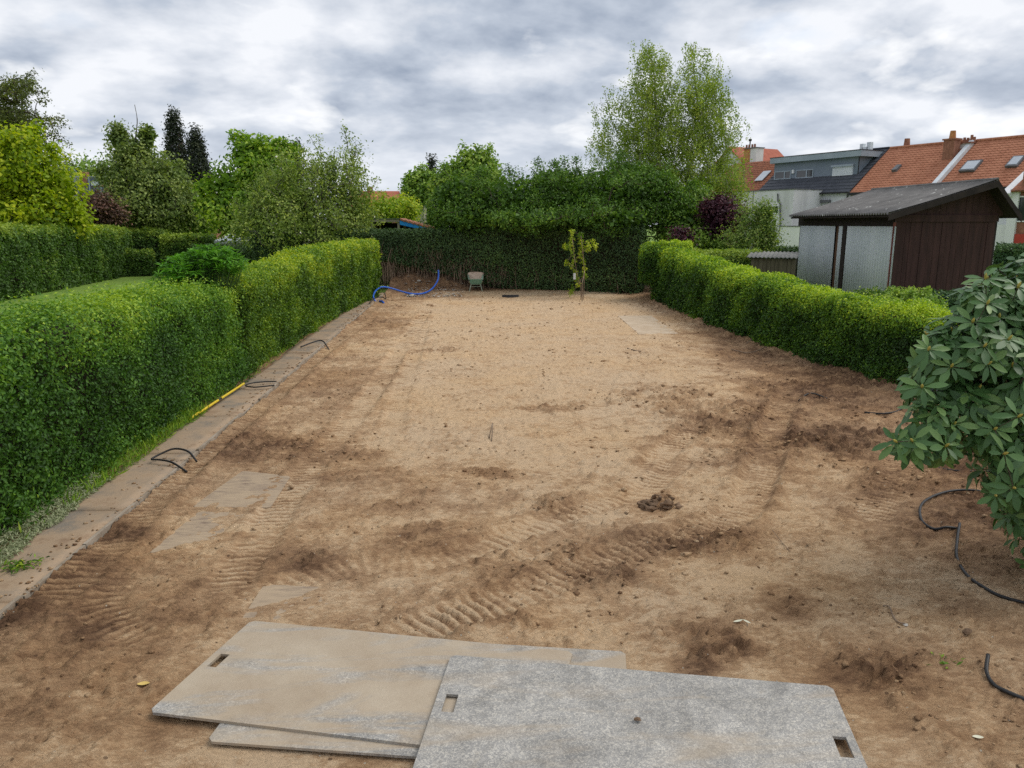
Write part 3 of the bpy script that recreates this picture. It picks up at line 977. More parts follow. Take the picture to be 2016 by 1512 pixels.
# soil grid, fine near the camera
ny, nx = 880, 570
yr = 1.6 * (34.9 / 1.6) ** (np.linspace(0, 1, ny) ** 0.97)
uc = np.linspace(0, 1, nx)
Rr = np.minimum(9.2, 0.82 * yr + 1.6)
XX = -3.5 + (Rr[:, None] + 3.5) * uc[None, :]
XX[:, -1] = 9.4
YY = np.repeat(yr[:, None], nx, 1)
HH, DD = soil(XX.ravel(), YY.ravel())
idx = np.arange(ny * nx).reshape(ny, nx)
Fq = np.stack([idx[:-1, :-1], idx[:-1, 1:], idx[1:, 1:], idx[1:, :-1]], -1).reshape(-1, 4)
so = npmesh('soil', np.stack([XX.ravel(), YY.ravel(), HH], 1), Fq, M['soil'], smooth=False, attrs={'damp_shade': DD})
tag(so, kind='structure')
# soil verge below the left hedge
gx, gy = np.meshgrid(np.linspace(-6.4, -4.12, 20), np.linspace(1.0, 34.5, 160), indexing='ij')
vh = 0.03 + 0.03 * fbm(gx * 3, gy * 3, 4, 3)
idx = np.arange(gx.size).reshape(gx.shape)
Fq = np.stack([idx[:-1, :-1], idx[1:, :-1], idx[1:, 1:], idx[:-1, 1:]], -1).reshape(-1, 4)
tag(npmesh('verge', np.stack([gx.ravel(), gy.ravel(), vh.ravel()], 1), Fq, M['soil'], smooth=True, attrs={'damp_shade': np.full(gx.size, .6)}), kind='structure')
# neighbours' lawns
tag(MB().box((-60, 8, -0.15), (-6.3, 62, 0.0)).build('lawn', M['lawn']), kind='structure')
tag(MB().box((9.3, 6, -0.15), (60, 58, 0.0)).build('lawn', M['lawn']), kind='structure')

# ------------------------------------------------------------------ path of concrete slabs with edging
def dusty(t):
    tcn = t.n('ShaderNodeTexCoord')
    n1 = t.n('ShaderNodeTexNoise', {'Vector': tcn.outputs['Object'], 'Scale': 1.6, 'Detail': 8.0, 'Roughness': 0.65})
    n2 = t.n('ShaderNodeTexNoise', {'Vector': tcn.outputs['Object'], 'Scale': 40.0, 'Detail': 6.0, 'Roughness': 0.7})
    f = t.math('ADD', n1.outputs[0], t.math('MULTIPLY', t.math('SUBTRACT', n2.outputs[0], 0.5), 0.3))
    col = t.ramp(f, [(0.36, (0.22, 0.19, 0.155)), (0.45, (0.30, 0.23, 0.165)), (0.56, (0.37, 0.27, 0.18)), (0.70, (0.25, 0.165, 0.105))])
    p = t.n('ShaderNodeBsdfPrincipled', {'Base Color': col, 'Roughness': 0.9, 'Specular IOR Level': 0.2})
    b = t.n('ShaderNodeBump', {'Height': f, 'Strength': 0.5, 'Distance': 0.02})
    t.t.links.new(b.outputs[0], p.inputs['Normal'])
    t.n('ShaderNodeOutputMaterial', {0: p.outputs[0]})


M['dusty_concrete'] = mat('dusty_concrete', dusty)
M['edging'] = simple('edging', (0.22, 0.17, 0.12), (0.42, 0.36, 0.29), scale=4, rough=0.9, bump=0.4)
rng = np.random.default_rng(5)
path = thing('path', 'narrow concrete slab path covered with soil dust along the left hedge', None, (-3.9, 2, 0), kind='structure')
y = 1.8
while y < 31.5:
    ln = 1.95
    n_ = 9
    dz = rng.normal() * 0.006
    vs, fs = [], []
    gxs = np.linspace(-4.2, -3.552, 6)
    gys = np.linspace(y, y + ln - 0.025, 14)
    a_, b_ = np.meshgrid(gxs, gys, indexing='ij')
    hh = 0.034 + dz + 0.006 * fbm(a_ * 3, b_ * 3, 3, 8)
    V = np.stack([a_.ravel(), b_.ravel(), hh.ravel()], 1)
    V2 = V.copy()
    V2[:, 2] -= 0.09
    idx = np.arange(a_.size).reshape(a_.shape)
    T = np.stack([idx[:-1, :-1], idx[1:, :-1], idx[1:, 1:], idx[:-1, 1:]], -1).reshape(-1, 4)
    ring = list(idx[:, 0]) + list(idx[-1, 1:]) + list(idx[-2::-1, -1]) + list(idx[0, -2:0:-1])
    nv = len(V)
    side = [[ring[i], ring[i] + nv, ring[(i + 1) % len(ring)] + nv, ring[(i + 1) % len(ring)]] for i in range(len(ring))]
    npmesh('slab', np.concatenate([V, V2]), np.concatenate([T, np.array(side)]), M['dusty_concrete'], path)
    y += ln
y = 1.8
while y < 31.0:
    ln = 0.99
    dz, dx = rng.normal() * 0.008, rng.normal() * 0.006
    if rng.random() < 0.12:
        dz -= 0.03
    MB().box((-3.545 + dx, y, -0.12), (-3.512 + dx, y + ln - 0.012, 0.046 + dz)).build('edging_stone', M['edging'], path)
    y += ln

# ------------------------------------------------------------------ hedges
hedge('privet_hedge', 'dense dark green privet hedge nearest the camera, left of the slab path', [(-5.02, 2.6), (-4.98, 6.8), (-4.98, 11), (-4.92, 14.62)], 1.15, 0.0, [1.92, 1.88, 1.82, 1.78, 1.76], 0.045, 2.1, M['privet_leaf'], 11, rr=0.22, near_six=True, flare=0.10, shell=0.17, lump=0.17, lod=0.0033, sprout=0.16, topnew_lit=0.42, toplump=0.06)
hedge('box_hedge', 'long clipped bright green hedge beyond the dark one, left of the path', [(-4.82, 14.75), (-4.8, 20), (-4.68, 25), (-4.42, 28.6), (-4.15, 31.0)], 1.25, 0.0, [1.80, 1.98, 2.10, 2.16, 2.22], 0.045, 2.15, M['box_leaf'], 12, rr=0.22, shell=0.15, lump=0.12, lod=0.0030, topnew_lit=0.45, sprout=0.10, flare=-0.13, toplump=.06)
hedge('box_hedge', 'long clipped hedge with yellow-green top along the right side of the plot', [(7.5, 28.9), (7.50, 24), (7.62, 18), (7.85, 14.6), (8.2, 12.6), (8.9, 11.9)], 1.0, 0.0, [2.02, 1.80, 1.62, 1.52, 1.43, 1.36], 0.042, 2.6, M['right_leaf'], 13, rr=0.25, shell=0.15, lump=0.12, lod=0.0031, topnew_lit=0.48, sprout=0.08, flare=.16, toplump=.05)
hedge('rear_hedge', 'tall dark clipped hedge closing the far end of the plot behind the wheelbarrow', [(-9.5, 35.6), (-3.5, 35.0), (1.5, 33.9), (7.2, 32.0)], 1.2, [1.4, 1.4, 1.4, 1.4, 1.3, 1.05, .75, .15, .1, .1, .1, .1], [2.55, 2.50, 2.6, 2.8, 2.9, 2.8], 0.092, 2.3, M['dark_leaf'], 14, rr=0.2, shell=0.16, lump=0.12, topnew_lit=0.10)
hedge('clipped_bush', 'taller rounded light green clipped bush at the far end of the right hedge', [(6.5, 29.3), (7.0, 29.2), (8.3, 28.9)], 1.5, [0.75, 0.45, 0.1], [2.05, 2.25, 2.2], 0.075, 2.6, M['right_leaf'], 15, rr=0.5, shell=0.16, lump=0.16, topnew_lit=0.5, cat='bush')
# left neighbour's hedges
a0, a1 = G(-120, 610), G(238, 541)
hedge('garden_hedge', 'tall dark clipped hedge across the lawn at the left edge', [tuple(a0[:2]), (a0[0] * .5 + a1[0] * .5, a0[1] * .5 + a1[1] * .5), tuple(a1[:2])], 1.6, 0.0, [2.85, 2.75, 2.65], 0.13, 2.4, M['far_hedge_leaf'], 16, rr=0.3, shell=0.25, lump=0.16, topnew_lit=0.5)
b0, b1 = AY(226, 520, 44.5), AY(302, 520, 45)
hedge('garden_hedge', 'short low hedge block at the end of the lawn', [tuple(b0[:2]), tuple(b1[:2])], 1.2, 0.0, [1.45, 1.4], 0.13, 2.4, M['far_hedge_leaf'], 17, rr=0.3, shell=0.2, lump=0.12, topnew_lit=0.5)
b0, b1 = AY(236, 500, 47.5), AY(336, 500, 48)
hedge('garden_hedge', 'dark straight hedge behind the short low block, below the pale tree', [tuple(b0[:2]), tuple(b1[:2])], 1.4, 0.0, [2.6, 2.5], 0.15, 2.4, M['far_hedge_leaf'], 18, rr=0.3, shell=0.22, lump=0.14, topnew_lit=0.45)
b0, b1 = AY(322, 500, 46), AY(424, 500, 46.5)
hedge('garden_hedge', 'smooth dark hedge with a flat top left of the glasshouse', [tuple(b0[:2]), tuple(b1[:2])], 1.4, 0.0, [2.25, 2.25], 0.14, 2.4, M['far_hedge_leaf'], 19, rr=0.3, shell=0.2, lump=0.10, topnew_lit=0.4)
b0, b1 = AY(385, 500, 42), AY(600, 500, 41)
hedge('garden_hedge', 'low dark hedge below the olive apple tree', [tuple(b0[:2]), tuple(b1[:2])], 1.2, 0.0, [1.75, 1.65], 0.12, 2.4, M['dark_leaf'], 20, rr=0.3, shell=0.2, lump=0.12, topnew_lit=0.3)
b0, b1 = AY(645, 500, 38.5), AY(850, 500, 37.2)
hedge('garden_hedge', 'hedge with a lit top in front of the open carport', [tuple(b0[:2]), tuple(b1[:2])], 1.0, 0.0, [2.3, 2.45, 2.55], 0.10, 2.5, M['far_hedge_leaf'], 21, rr=0.2, shell=0.18, lump=0.12, topnew_lit=0.6)
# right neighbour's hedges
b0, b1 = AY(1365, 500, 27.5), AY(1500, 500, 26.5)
hedge('garden_hedge', 'low yellow-green topped hedge left of the small corrugated hutch', [tuple(b0[:2]), tuple(b1[:2])], 1.2, 0.0, [1.95, 1.95], 0.08, 2.4, M['far_hedge_leaf'], 22, rr=0.3, shell=0.18, lump=0.12, topnew_lit=0.55)
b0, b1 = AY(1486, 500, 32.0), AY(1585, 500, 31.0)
hedge('conifer_hedge', 'low blue-green conifer hedge behind the small corrugated hutch', [tuple(b0[:2]), tuple(b1[:2])], 1.0, 0.0, [1.9, 1.9], 0.10, 2.4, M['thuja_leaf'], 23, rr=0.2, shell=0.18, lump=0.14, topnew_lit=0.4)
hedge('conifer_hedge', 'dark conifer hedge in front of the brown plank wall', [tuple(AY(1815, 600, 19.5)[:2]), tuple(AY(1935, 600, 19.0)[:2])], 0.9, 0.0, [1.15, 1.2], 0.07, 2.6, M['thuja_leaf'], 24, rr=0.2, shell=0.16, lump=0.13, topnew_lit=0.3)
hedge('conifer_hedge', 'tall conifer hedge at the right edge, right of the brown shed', [tuple(AY(1962, 500, 30)[:2]), tuple(AY(2080, 500, 29)[:2])], 1.1, 0.0, [2.0, 2.25], 0.09, 2.6, M['thuja_leaf'], 25, rr=0.25, shell=0.18, lump=0.2, topnew_lit=0.4)

# bare stems at the foot of the rear hedge: the thickest nearest ones stand as parts
rng = np.random.default_rng(31)
rear = bpy.data.objects['rear_hedge']
base = ORG['rear_hedge']


def rear_y(x):
    return float(np.interp(x, [-9.5, -3.5, 1.5, 7.2], [35.6, 35.0, 33.9, 32.0])) - 0.42


for i in range(170):
    x = rng.uniform(-4.2, 6.9) if i > 125 else rng.uniform(-4.2, 1.2)
    yy = rear_y(x) + rng.normal() * 0.12
    z0 = max(hz(x, min(yy - 0.05, 34.2)), 0) - 0.05
    top = float(np.interp(x, [-4, -1, 1.2, 7], [1.75, 1.6, 1.0, 0.5])) + rng.normal() * 0.1
    p = [(x, yy, z0), (x + rng.normal() * .05, yy + rng.normal() * .05, z0 + (top - z0) * .4), (x + rng.normal() * .09, yy + .05 + rng.normal() * .05, z0 + (top - z0) * .75), (x + rng.normal() * .14, yy + .15, top + .1)]
    r = rng.uniform(.012, .026)
    MB().tube(p, [r, r * .9, r * .8, r * .6], 5).build('stem', M['stem_brown'], rear)
# fine dead twigs between them
P0, P1 = [], []
for i in range(1500):
    x = rng.uniform(-4.3, 6.9) if rng.random() < .25 else rng.uniform(-4.3, 1.6)
    yy = rear_y(x) + rng.normal() * 0.2
    top = float(np.interp(x, [-4, -1, 1.2, 7], [1.75, 1.6, 1.0, 0.4]))
    z = rng.uniform(0.0, top)
    P0.append((x, yy, z))
    P1.append((x + rng.normal() * .12, yy + rng.normal() * .12 - .03, z + rng.uniform(.15, .5)))
V, Fc = tubes_np(np.array(P0), np.array(P1), np.full(len(P0), .008), np.full(len(P0), .004), 3)
tag(npmesh('dead_twigs', V, Fc, M['stem_brown'], rear), kind='stuff')

# big unclipped crown above the rear hedge
tree('overhanging_shrub', 'broad unclipped green shrub crown bulging over the dark rear hedge', 'shrub', (2.6, 35.6, 0),
     [ell(900, 395, 35, 62, 52), ell(960, 405, 34.5, 70, 55), ell(1040, 400, 34, 80, 62), ell(1120, 395, 33.6, 85, 66), ell(1200, 388, 33.4, 85, 66),
      ell(1275, 395, 33.4, 72, 70), ell(1330, 425, 33.0, 45, 60), ell(1180, 430, 32.6, 110, 28), ell(1050, 432, 33, 110, 24), ell(920, 430, 34, 60, 26), ell(1095, 372, 35.2, 60, 44), ell(1235, 352, 34.6, 60, 36), ell(870, 425, 36, 30, 32)],
     760, 60000, 0.21, 0.115, M['laurel_leaf'], M['bark'], 0.16, 1.6, 41, surf=0.8, tone0=0.42, up=0.5, asp=0.45, vs=0.8, clump=0.13, core=.35, sprays=70, slen=.3)
# young tree with two tied crowns
t = tree('sapling', 'young tree with wilting pale leaves and slim bare trunks before the rear hedge', 'tree', tuple(G(1146, 594, 0.1)), None, 0, 1150, 0.05, 0.09, M['bright_leaf'], M['stem_brown'], 0.016, 0.7, 42,
         pts=np.array([AY(px, py, 29.6 + .1 * ((i * 7) % 5)) for i, (px, py) in enumerate([(1127, 455), (1126, 470), (1124, 484), (1118, 486), (1112, 482), (1128, 498), (1130, 512), (1126, 524), (1116, 516), (1134, 536), (1143, 462), (1144, 474), (1146, 488), (1143, 500), (1148, 512), (1150, 528), (1158, 478), (1166, 476), (1172, 484), (1154, 490), (1150, 540), (1128, 566), (1124, 574), (1139, 560), (1136, 548), (1160, 486)])]),
         tone0=0.6, droop=1.6, up=0.0, vs=1.4, asp=0.5)
for (q) in ([(1146, 594), (1143, 565), (1138, 545), (1132, 515), (1127, 470)], [(1148, 592), (1150, 560), (1150, 530), (1147, 490), (1144, 465)], [(1143, 592), (1144, 560), (1141, 548)]):
    MB().tube(spline([AY(a, b, 29.5) for a, b in q], 4), .011, 6).build('trunk', M['stem_brown'], t, smooth=True)
MB().tube([AY(1131, 538, 29.4), AY(1131, 550, 29.4)], .05, 6).build('tie', simple('white_tie', (.6, .62, .62), rough=.6), t)

# ------------------------------------------------------------------ trees on the left
T = tree
T('maple_tree', 'bright yellow-green maple at the left edge', 'tree', tuple(AY(40, 540, 40)), [ell(30, 340, 38, 85, 75), ell(-20, 300, 38, 60, 55), ell(-60, 380, 38, 100, 90), ell(95, 385, 38, 62, 70), ell(60, 425, 38, 95, 42), ell(120, 430, 38, 45, 36)],
  400, 30000, 0.30, 0.19, M['maple_leaf'], M['bark'], 0.16, 1.6, 51, tone0=0.52, up=0.7, asp=0.7, surf=0.75)
def larch_pts():
    r_ = np.random.default_rng(7)
    out = []
    for j in range(26):
        x0, y0 = r_.uniform(-80, 10), r_.uniform(165, 275)
        ang = r_.uniform(-.35, .5)
        ln = (150 if y0 > 215 else 95) * r_.uniform(.5, 1.0) + (10 - x0) * .5
        for k in np.linspace(0, 1, 17):
            x = x0 + ln * k * cos(ang)
            y = y0 + ln * k * sin(ang) * .6 + 26 * k * k * (1 if y0 > 200 else -.2) + 4 * sin(k * 7 + j) + r_.normal() * 3
            out.append(AY(x, y, 44 + 1.5 * sin(j * 2.1) + k * .5))
            if k > .3 and r_.random() < .6:
                out.append(AY(x + r_.normal() * 5, y + r_.uniform(6, 22), 44 + 1.5 * sin(j * 2.1)))
    return np.array(out)



T('larch_tree', 'dark branchy tree with drooping boughs behind the yellow maple', 'tree', tuple(AY(-30, 560, 46)), None, 0, 15000, 0.16, 0.13, M['larch_leaf'], M['bark'], 0.22, 5.5, 52,
  pts=larch_pts(), tone0=0.42, vs=0.8, surf=.5, clump=.12)
T('background_tree', 'distant green treetop behind the grey slate roof', 'tree', tuple(AY(200, 470, 92)), [ell(130, 355, 90, 50, 22), ell(190, 350, 92, 60, 26), ell(260, 345, 92, 50, 26)], 120, 6000, 0.9, 0.34, M['mid_leaf'], M['bark'], 0.3, 4, 53, surf=.6)
T('garden_tree', 'pale green tree with a bare top shoot left of the two dark conifers', 'tree', tuple(AY(285, 520, 52)), [ell(262, 300, 50, 38, 32), ell(235, 272, 50, 16, 22), ell(290, 268, 50, 12, 20), ell(275, 350, 50, 62, 42), ell(330, 355, 50, 52, 42), ell(285, 405, 50, 90, 50), ell(350, 410, 50, 62, 48), ell(215, 350, 51, 24, 24)],
  520, 27000, 0.30, 0.19, M['pale_leaf'], M['grey_bark'], 0.17, 2.2, 54, tone0=0.5, surf=.7)
g = bpy.data.objects['garden_tree']
MB().tube(spline([AY(264, 300, 50), AY(268, 262, 50), AY(270, 235, 50), AY(265, 206, 50)], 4), [.05] * 5 + [.03] * 4 + [.018] * 4, 5).build('bare_shoot', M['grey_bark'], g)


def conifer(name, label, px, pyt, pyb, Y, rpx, seed, nc=420, nl=12000, lean=0.0):
    rng = np.random.default_rng(seed)
    t = rng.random(nc) ** 0.75
    ang = rng.random(nc) * 2 * pi
    k = Y / FPX
    top = AY(px, pyt, Y)
    bot = AY(px, pyb, Y)
    z = top[2] - t * (top[2] - bot[2])
    r = rpx * k * (0.05 + 0.95 * t ** 0.8) * (0.55 + 0.45 * rng.random(nc)) * (1 + 0.15 * np.sin(t * 40))
    pts = np.stack([top[0] + r * np.cos(ang) + lean * t, Y + r * np.sin(ang), z], 1)
    return tree(name, label, 'conifer', (top[0], Y, 0), None, 0, nl, 0.20 * Y / 60, 0.0030 * Y, M['conifer_leaf'], M['bark'], 0.2, float(top[2]) * 0.93, seed, pts=pts, droop=0.8, vs=1.3, asp=0.5, tone0=.45)


conifer('conifer', 'taller of the two dark conifers in the left background', 340, 219, 420, 64, 40, 61)
conifer('conifer', 'smaller right-hand one of the two dark conifers', 384, 254, 400, 63, 31, 62)
conifer('conifer', 'dark conifer tip above the olive apple tree', 581, 278, 440, 72, 26, 63, 200, 5000)
conifer('conifer', 'slim dark conifer beside the red tiled roof', 850, 308, 440, 66, 17, 64, 220, 5000)
T('chestnut_tree', 'fresh green chestnut tree right of the dark conifers', 'tree', tuple(AY(500, 530, 46)), [ell(490, 300, 44, 24, 30), ell(512, 330, 44, 45, 42), ell(470, 370, 44, 55, 50), ell(430, 390, 44, 38, 40), ell(545, 350, 44, 40, 50), ell(490, 420, 44, 80, 46), ell(555, 300, 44, 20, 30), ell(560, 420, 43, 40, 55)],
  420, 22000, 0.28, 0.23, M['chestnut_leaf'], M['bark'], 0.18, 2.4, 55, tone0=0.5, surf=.8, asp=.6, up=.7, blossom=(M['white_flower'], 120, .12))
T('apple_tree', 'wide spreading olive-green apple tree beyond the left hedge', 'tree', tuple(AY(600, 560, 37)), [ell(560, 395, 36, 70, 75), ell(610, 420, 36, 100, 75), ell(660, 385, 36, 68, 75), ell(700, 420, 36, 45, 60), ell(560, 450, 35.5, 80, 46), ell(650, 455, 35.5, 88, 40), ell(500, 440, 36, 55, 45), ell(650, 320, 36, 55, 34, None, .35), ell(690, 312, 36, 38, 30, None, .25), ell(560, 325, 36, 34, 42, None, .5), ell(705, 345, 36, 24, 50, None, .4)],
  760, 36000, 0.24, 0.115, M['apple_leaf'], M['grey_bark'], 0.15, 1.5, 56, tone0=0.45, surf=.6, clump=.16, core=.08, sprays=60, slen=.7, blossom=(M['white_flower'], 90, .10))
T('garden_shrub', 'bright lime-green shrub behind the carport roof', 'shrub', tuple(AY(770, 470, 49)), [ell(762, 412, 48, 48, 22), ell(800, 420, 48, 24, 20), ell(735, 425, 48, 26, 18)], 120, 7000, 0.3, 0.16, M['bright_leaf'], M['bark'], 0.1, 1.0, 57, tone0=.6)
T('background_tree', 'green tree behind the slim conifer, right of the red roof', 'tree', tuple(AY(830, 480, 62)), [ell(828, 385, 60, 34, 42), ell(815, 362, 60, 20, 20), ell(850, 400, 60, 30, 30)], 170, 8000, 0.35, 0.26, M['mid_leaf'], M['bark'], 0.16, 2, 58)
T('background_tree', 'pale green tree rising above the left end of the rear hedge', 'tree', tuple(AY(920, 480, 46)), [ell(940, 335, 44, 38, 36), ell(905, 350, 44, 34, 36), ell(925, 375, 44, 60, 40), ell(965, 370, 44, 34, 40), ell(885, 385, 44, 34, 40)], 300, 15000, 0.27, 0.20, M['mid_leaf'], M['bark'], 0.16, 2, 59, tone0=.55)
T('garden_tree', 'plum-purple leaved bush beneath the grey slate roof', 'bush', tuple(AY(195, 500, 47)), [ell(192, 405, 47, 30, 24), ell(215, 420, 47, 40, 24), ell(180, 425, 47, 24, 22)], 120, 7000, 0.33, 0.16, M['plum_leaf'], M['bark'], 0.1, 1.2, 60)
T('garden_shrub', 'thicket of dark shrubs at the foot of the pale green tree', 'shrub', tuple(AY(330, 500, 49)), [ell(260, 438, 51, 50, 24), ell(330, 440, 51, 50, 24), ell(395, 440, 51, 40, 26)], 170, 11000, 0.35, 0.15, M['mid_leaf'], M['bark'], 0.1, 0.8, 65)
# leafy bright perennial behind the near hedge
rng = np.random.default_rng(71)
th = thing('leafy_shrub', 'bright green fern-like shrub rising behind the near left hedge', 'shrub', (-5.75, 14.4, 0))
C_, d_ = clusters([ell(400, 522, 14.6, 76, 26, .45), ell(440, 512, 14.6, 40, 24, .4), ell(360, 535, 14.4, 40, 22, .4), ell(405, 500, 14.6, 28, 16, .3), (np.array([-5.3, 14.5, 1.55]), np.array([.7, .5, .45]), 1)], 420, rng, .75)
per = 15
ci = np.repeat(np.arange(len(C_)), per)
dirs = unit(rng.normal(size=(len(ci), 3)) * np.array([1, 1, .4]) + np.array([0, 0, .25]))
leaves('leaves', C_[ci] + rng.normal(size=(len(ci), 3)) * .02, dirs * .2 + np.array([0, 0, 1.0]), .135, M['fern_leaf'], th, np.clip(.50 + .15 * rng.normal(size=len(ci)), 0, 1), asp=.2, rng=rng, dirs=dirs, jit=.35)
V, Fc = tubes_np(np.stack([C_[:, 0] * .3 - 5.3 * .7, C_[:, 1] * .3 + 14.4 * .7, C_[:, 2] * 0], 1), C_, np.full(len(C_), .008), np.full(len(C_), .004), 4)
npmesh('stems', V, Fc, simple('green_stem', (.03, .07, .015), (.06, .12, .03), rough=.8), th)

# ------------------------------------------------------------------ birch and shrubs on the right
bE = [ell(1285, 150, 37, 42, 62), ell(1255, 215, 37, 48, 70), ell(1372, 165, 37, 46, 66), ell(1330, 225, 37, 72, 72), ell(1400, 225, 37, 50, 70), ell(1200, 215, 37, 26, 42, None, .45), ell(1195, 270, 37, 45, 45, None, .5), ell(1270, 290, 37, 70, 55),
      ell(1360, 300, 37, 72, 62), ell(1430, 285, 37, 34, 60, None, .7), ell(1400, 370, 36.5, 60, 50), ell(1300, 340, 37, 60, 40), ell(1440, 360, 36.5, 34, 34, None, .8), ell(1258, 100, 37, 22, 26, None, .7), ell(1358, 105, 37, 18, 28, None, .7)]
T('birch_tree', 'tall airy birch with pale trunk rising above the rear hedge', 'tree', tuple(AY(1335, 560, 37.5)), bE, 900, 74000, 0.20, 0.092, M['birch_leaf'], M['birch_bark'], 0.055, 2.6, 72, surf=.6, strand=0.85, wind=(0.12, 0.0), tone0=.5, asp=.6, up=.1, clump=.14, core=0, sprays=0)
bt = bpy.data.objects['birch_tree']
for q, r in (([(1335, 560), (1318, 450), (1303, 380), (1298, 300), (1292, 210), (1288, 150), (1284, 118)], .10), ([(1340, 560), (1345, 450), (1350, 370), (1362, 320), (1380, 260), (1372, 190), (1364, 130)], .09), ([(1345, 560), (1372, 400), (1385, 330), (1405, 270)], .07), ([(1340, 500), (1350, 390), (1328, 350), (1290, 320), (1215, 260), (1190, 180)], .05)):
    p = spline([AY(a, b, 36.9) for a, b in q], 4)
    MB().tube(p, [r * (1 - .8 * i / len(p)) for i in range(len(p))], 7).build('trunk', M['birch_bark'], bt, smooth=True)
T('hazel_shrub', 'mass of green bushes at the foot of the birch', 'shrub', tuple(AY(1370, 520, 34.5)), [ell(1370, 420, 34, 55, 45), ell(1330, 450, 33.5, 40, 40), ell(1400, 460, 33.5, 50, 34), ell(1345, 480, 32, 45, 26), ell(1420, 485, 32, 45, 22)], 340, 19000, 0.22, 0.13, M['mid_leaf'], M['bark'], 0.1, 1.0, 73, tone0=.38)
T('purple_shrub', 'dark purple leaved shrub right of the birch', 'shrub', tuple(AY(1425, 520, 32.2)), [ell(1420, 425, 32, 34, 30), ell(1440, 445, 31.8, 20, 24), ell(1340, 472, 31, 18, 12, None, .6)], 110, 8000, 0.24, 0.12, M['purple_leaf'], M['bark'], 0.07, 1.2, 74, asp=.7)
T('golden_shrub', 'loose yellow-green shrub in front of the white house wall', 'shrub', tuple(AY(1490, 505, 30.5)), [ell(1480, 440, 30.5, 36, 32), ell(1505, 445, 30, 26, 36), ell(1470, 475, 30, 46, 24), ell(1510, 475, 30, 24, 24), ell(1505, 420, 30, 20, 14)], 220, 9000, 0.22, 0.085, M['golden_leaf'], M['stem_brown'], 0.06, 0.5, 75, tone0=.5, surf=.6)
T('rounded_bush', 'rounded light green bush between the right hedge and the brown shed', 'bush', tuple(AY(1795, 640, 17)), [ell(1785, 596, 16.6, 50, 22), ell(1815, 600, 16.4, 36, 22), (AY(1795, 630, 16.6), np.array([.55, .4, .35]), 1)], 220, 14000, 0.07, 0.06, M['mid_leaf'], M['bark'], 0.04, 0.3, 76, tone0=.65)
T('rounded_bush', 'small dark bush at the bottom corner of the grey corrugated wall', 'bush', tuple(AY(1730, 600, 18)), [ell(1722, 585, 18, 40, 14), (AY(1725, 610, 18), np.array([.5, .4, .35]), 1)], 90, 6000, 0.10, 0.06, M['far_hedge_leaf'], M['bark'], 0.04, 0.3, 77, tone0=.45)
# ------------------------------------------------------------------ buildings: facade frames
class Frame:
    """u along the facade, n inward, z up; pixels can be laid on a plane of depth off"""
    def __init__(s, p0, ang):
        s.p = np.array([p0[0], p0[1], 0.0])
        s.u = np.array([sin(ang), -cos(ang), 0.0])
        s.n = np.array([cos(ang), sin(ang), 0.0])

    def P(s, u, n, z):
        q = s.p + s.u * u + s.n * n
        return (q[0], q[1], z)

    def UZ(s, x, y, off=0.0):
        r = ray(x, y)
        t = ((s.p + s.n * off - CP) @ s.n) / (r @ s.n)
        q = CP + r * t
        return float((q - s.p) @ s.u), float(q[2])


def wallmat(name, c1, c2, streak=True):
    return simple(name, c1, c2, scale=1.1, rough=0.9, bump=0.15, bscale=30, stretch=(1, 1, 0.25) if streak else (1, 1, 1), detail=9)


M['orange_tile'] = simple('orange_tile', (0.33, 0.125, 0.066), (0.46, 0.20, 0.115), scale=1.7, rough=0.8, bump=0.3, detail=10, speck=(14.0, 0.66, (0.20, 0.07, 0.04)))
M['red_tile'] = simple('red_tile', (0.30, 0.085, 0.05), (0.42, 0.13, 0.08), scale=2.2, rough=0.85, detail=10)
M['old_tile'] = simple('old_tile', (0.20, 0.075, 0.045), (0.36, 0.14, 0.075), scale=3.0, rough=0.9, detail=10, speck=(10.0, 0.60, (0.10, 0.06, 0.045)))
M['dark_tile'] = simple('dark_tile', (0.045, 0.05, 0.062), (0.075, 0.08, 0.095), scale=2.0, rough=0.6, detail=8)
M['zinc'] = simple('zinc', (0.27, 0.32, 0.37), (0.35, 0.40, 0.45), scale=1.2, rough=0.55, metal=0.1)
M['zinc_wall'] = simple('zinc_wall', (0.16, 0.195, 0.24), (0.21, 0.245, 0.29), scale=1.0, rough=0.7)
M['white_wall'] = wallmat('white_wall', (0.66, 0.67, 0.71), (0.75, 0.755, 0.79))
M['bright_wall'] = wallmat('bright_wall', (0.72, 0.72, 0.70), (0.80, 0.80, 0.78))
M['weathered_wall'] = wallmat('weathered_wall', (0.50, 0.495, 0.50), (0.76, 0.75, 0.76))
M['white_paint'] = simple('white_paint', (0.72, 0.73, 0.74), (0.80, 0.80, 0.80), scale=5, rough=0.5)
M['white_metal'] = simple('white_metal', (0.62, 0.66, 0.70), (0.75, 0.78, 0.80), scale=3, rough=0.5)
M['gutter'] = simple('gutter', (0.02, 0.02, 0.022), (0.035, 0.035, 0.035), scale=3, rough=0.6)
M['pipe_grey'] = simple('pipe_grey', (0.10, 0.105, 0.11), (0.16, 0.16, 0.17), scale=3, rough=0.6)
M['brick'] = simple('brick', (0.20, 0.085, 0.055), (0.36, 0.17, 0.11), scale=5, rough=0.9, bump=0.4)
M['orange_brick'] = simple('orange_brick', (0.38, 0.16, 0.06), (0.52, 0.25, 0.10), scale=5, rough=0.9)
M['beige_wall'] = wallmat('beige_wall', (0.28, 0.26, 0.20), (0.36, 0.34, 0.28))
M['red_panel'] = simple('red_panel', (0.40, 0.045, 0.03), (0.46, 0.06, 0.04), scale=3, rough=0.6)


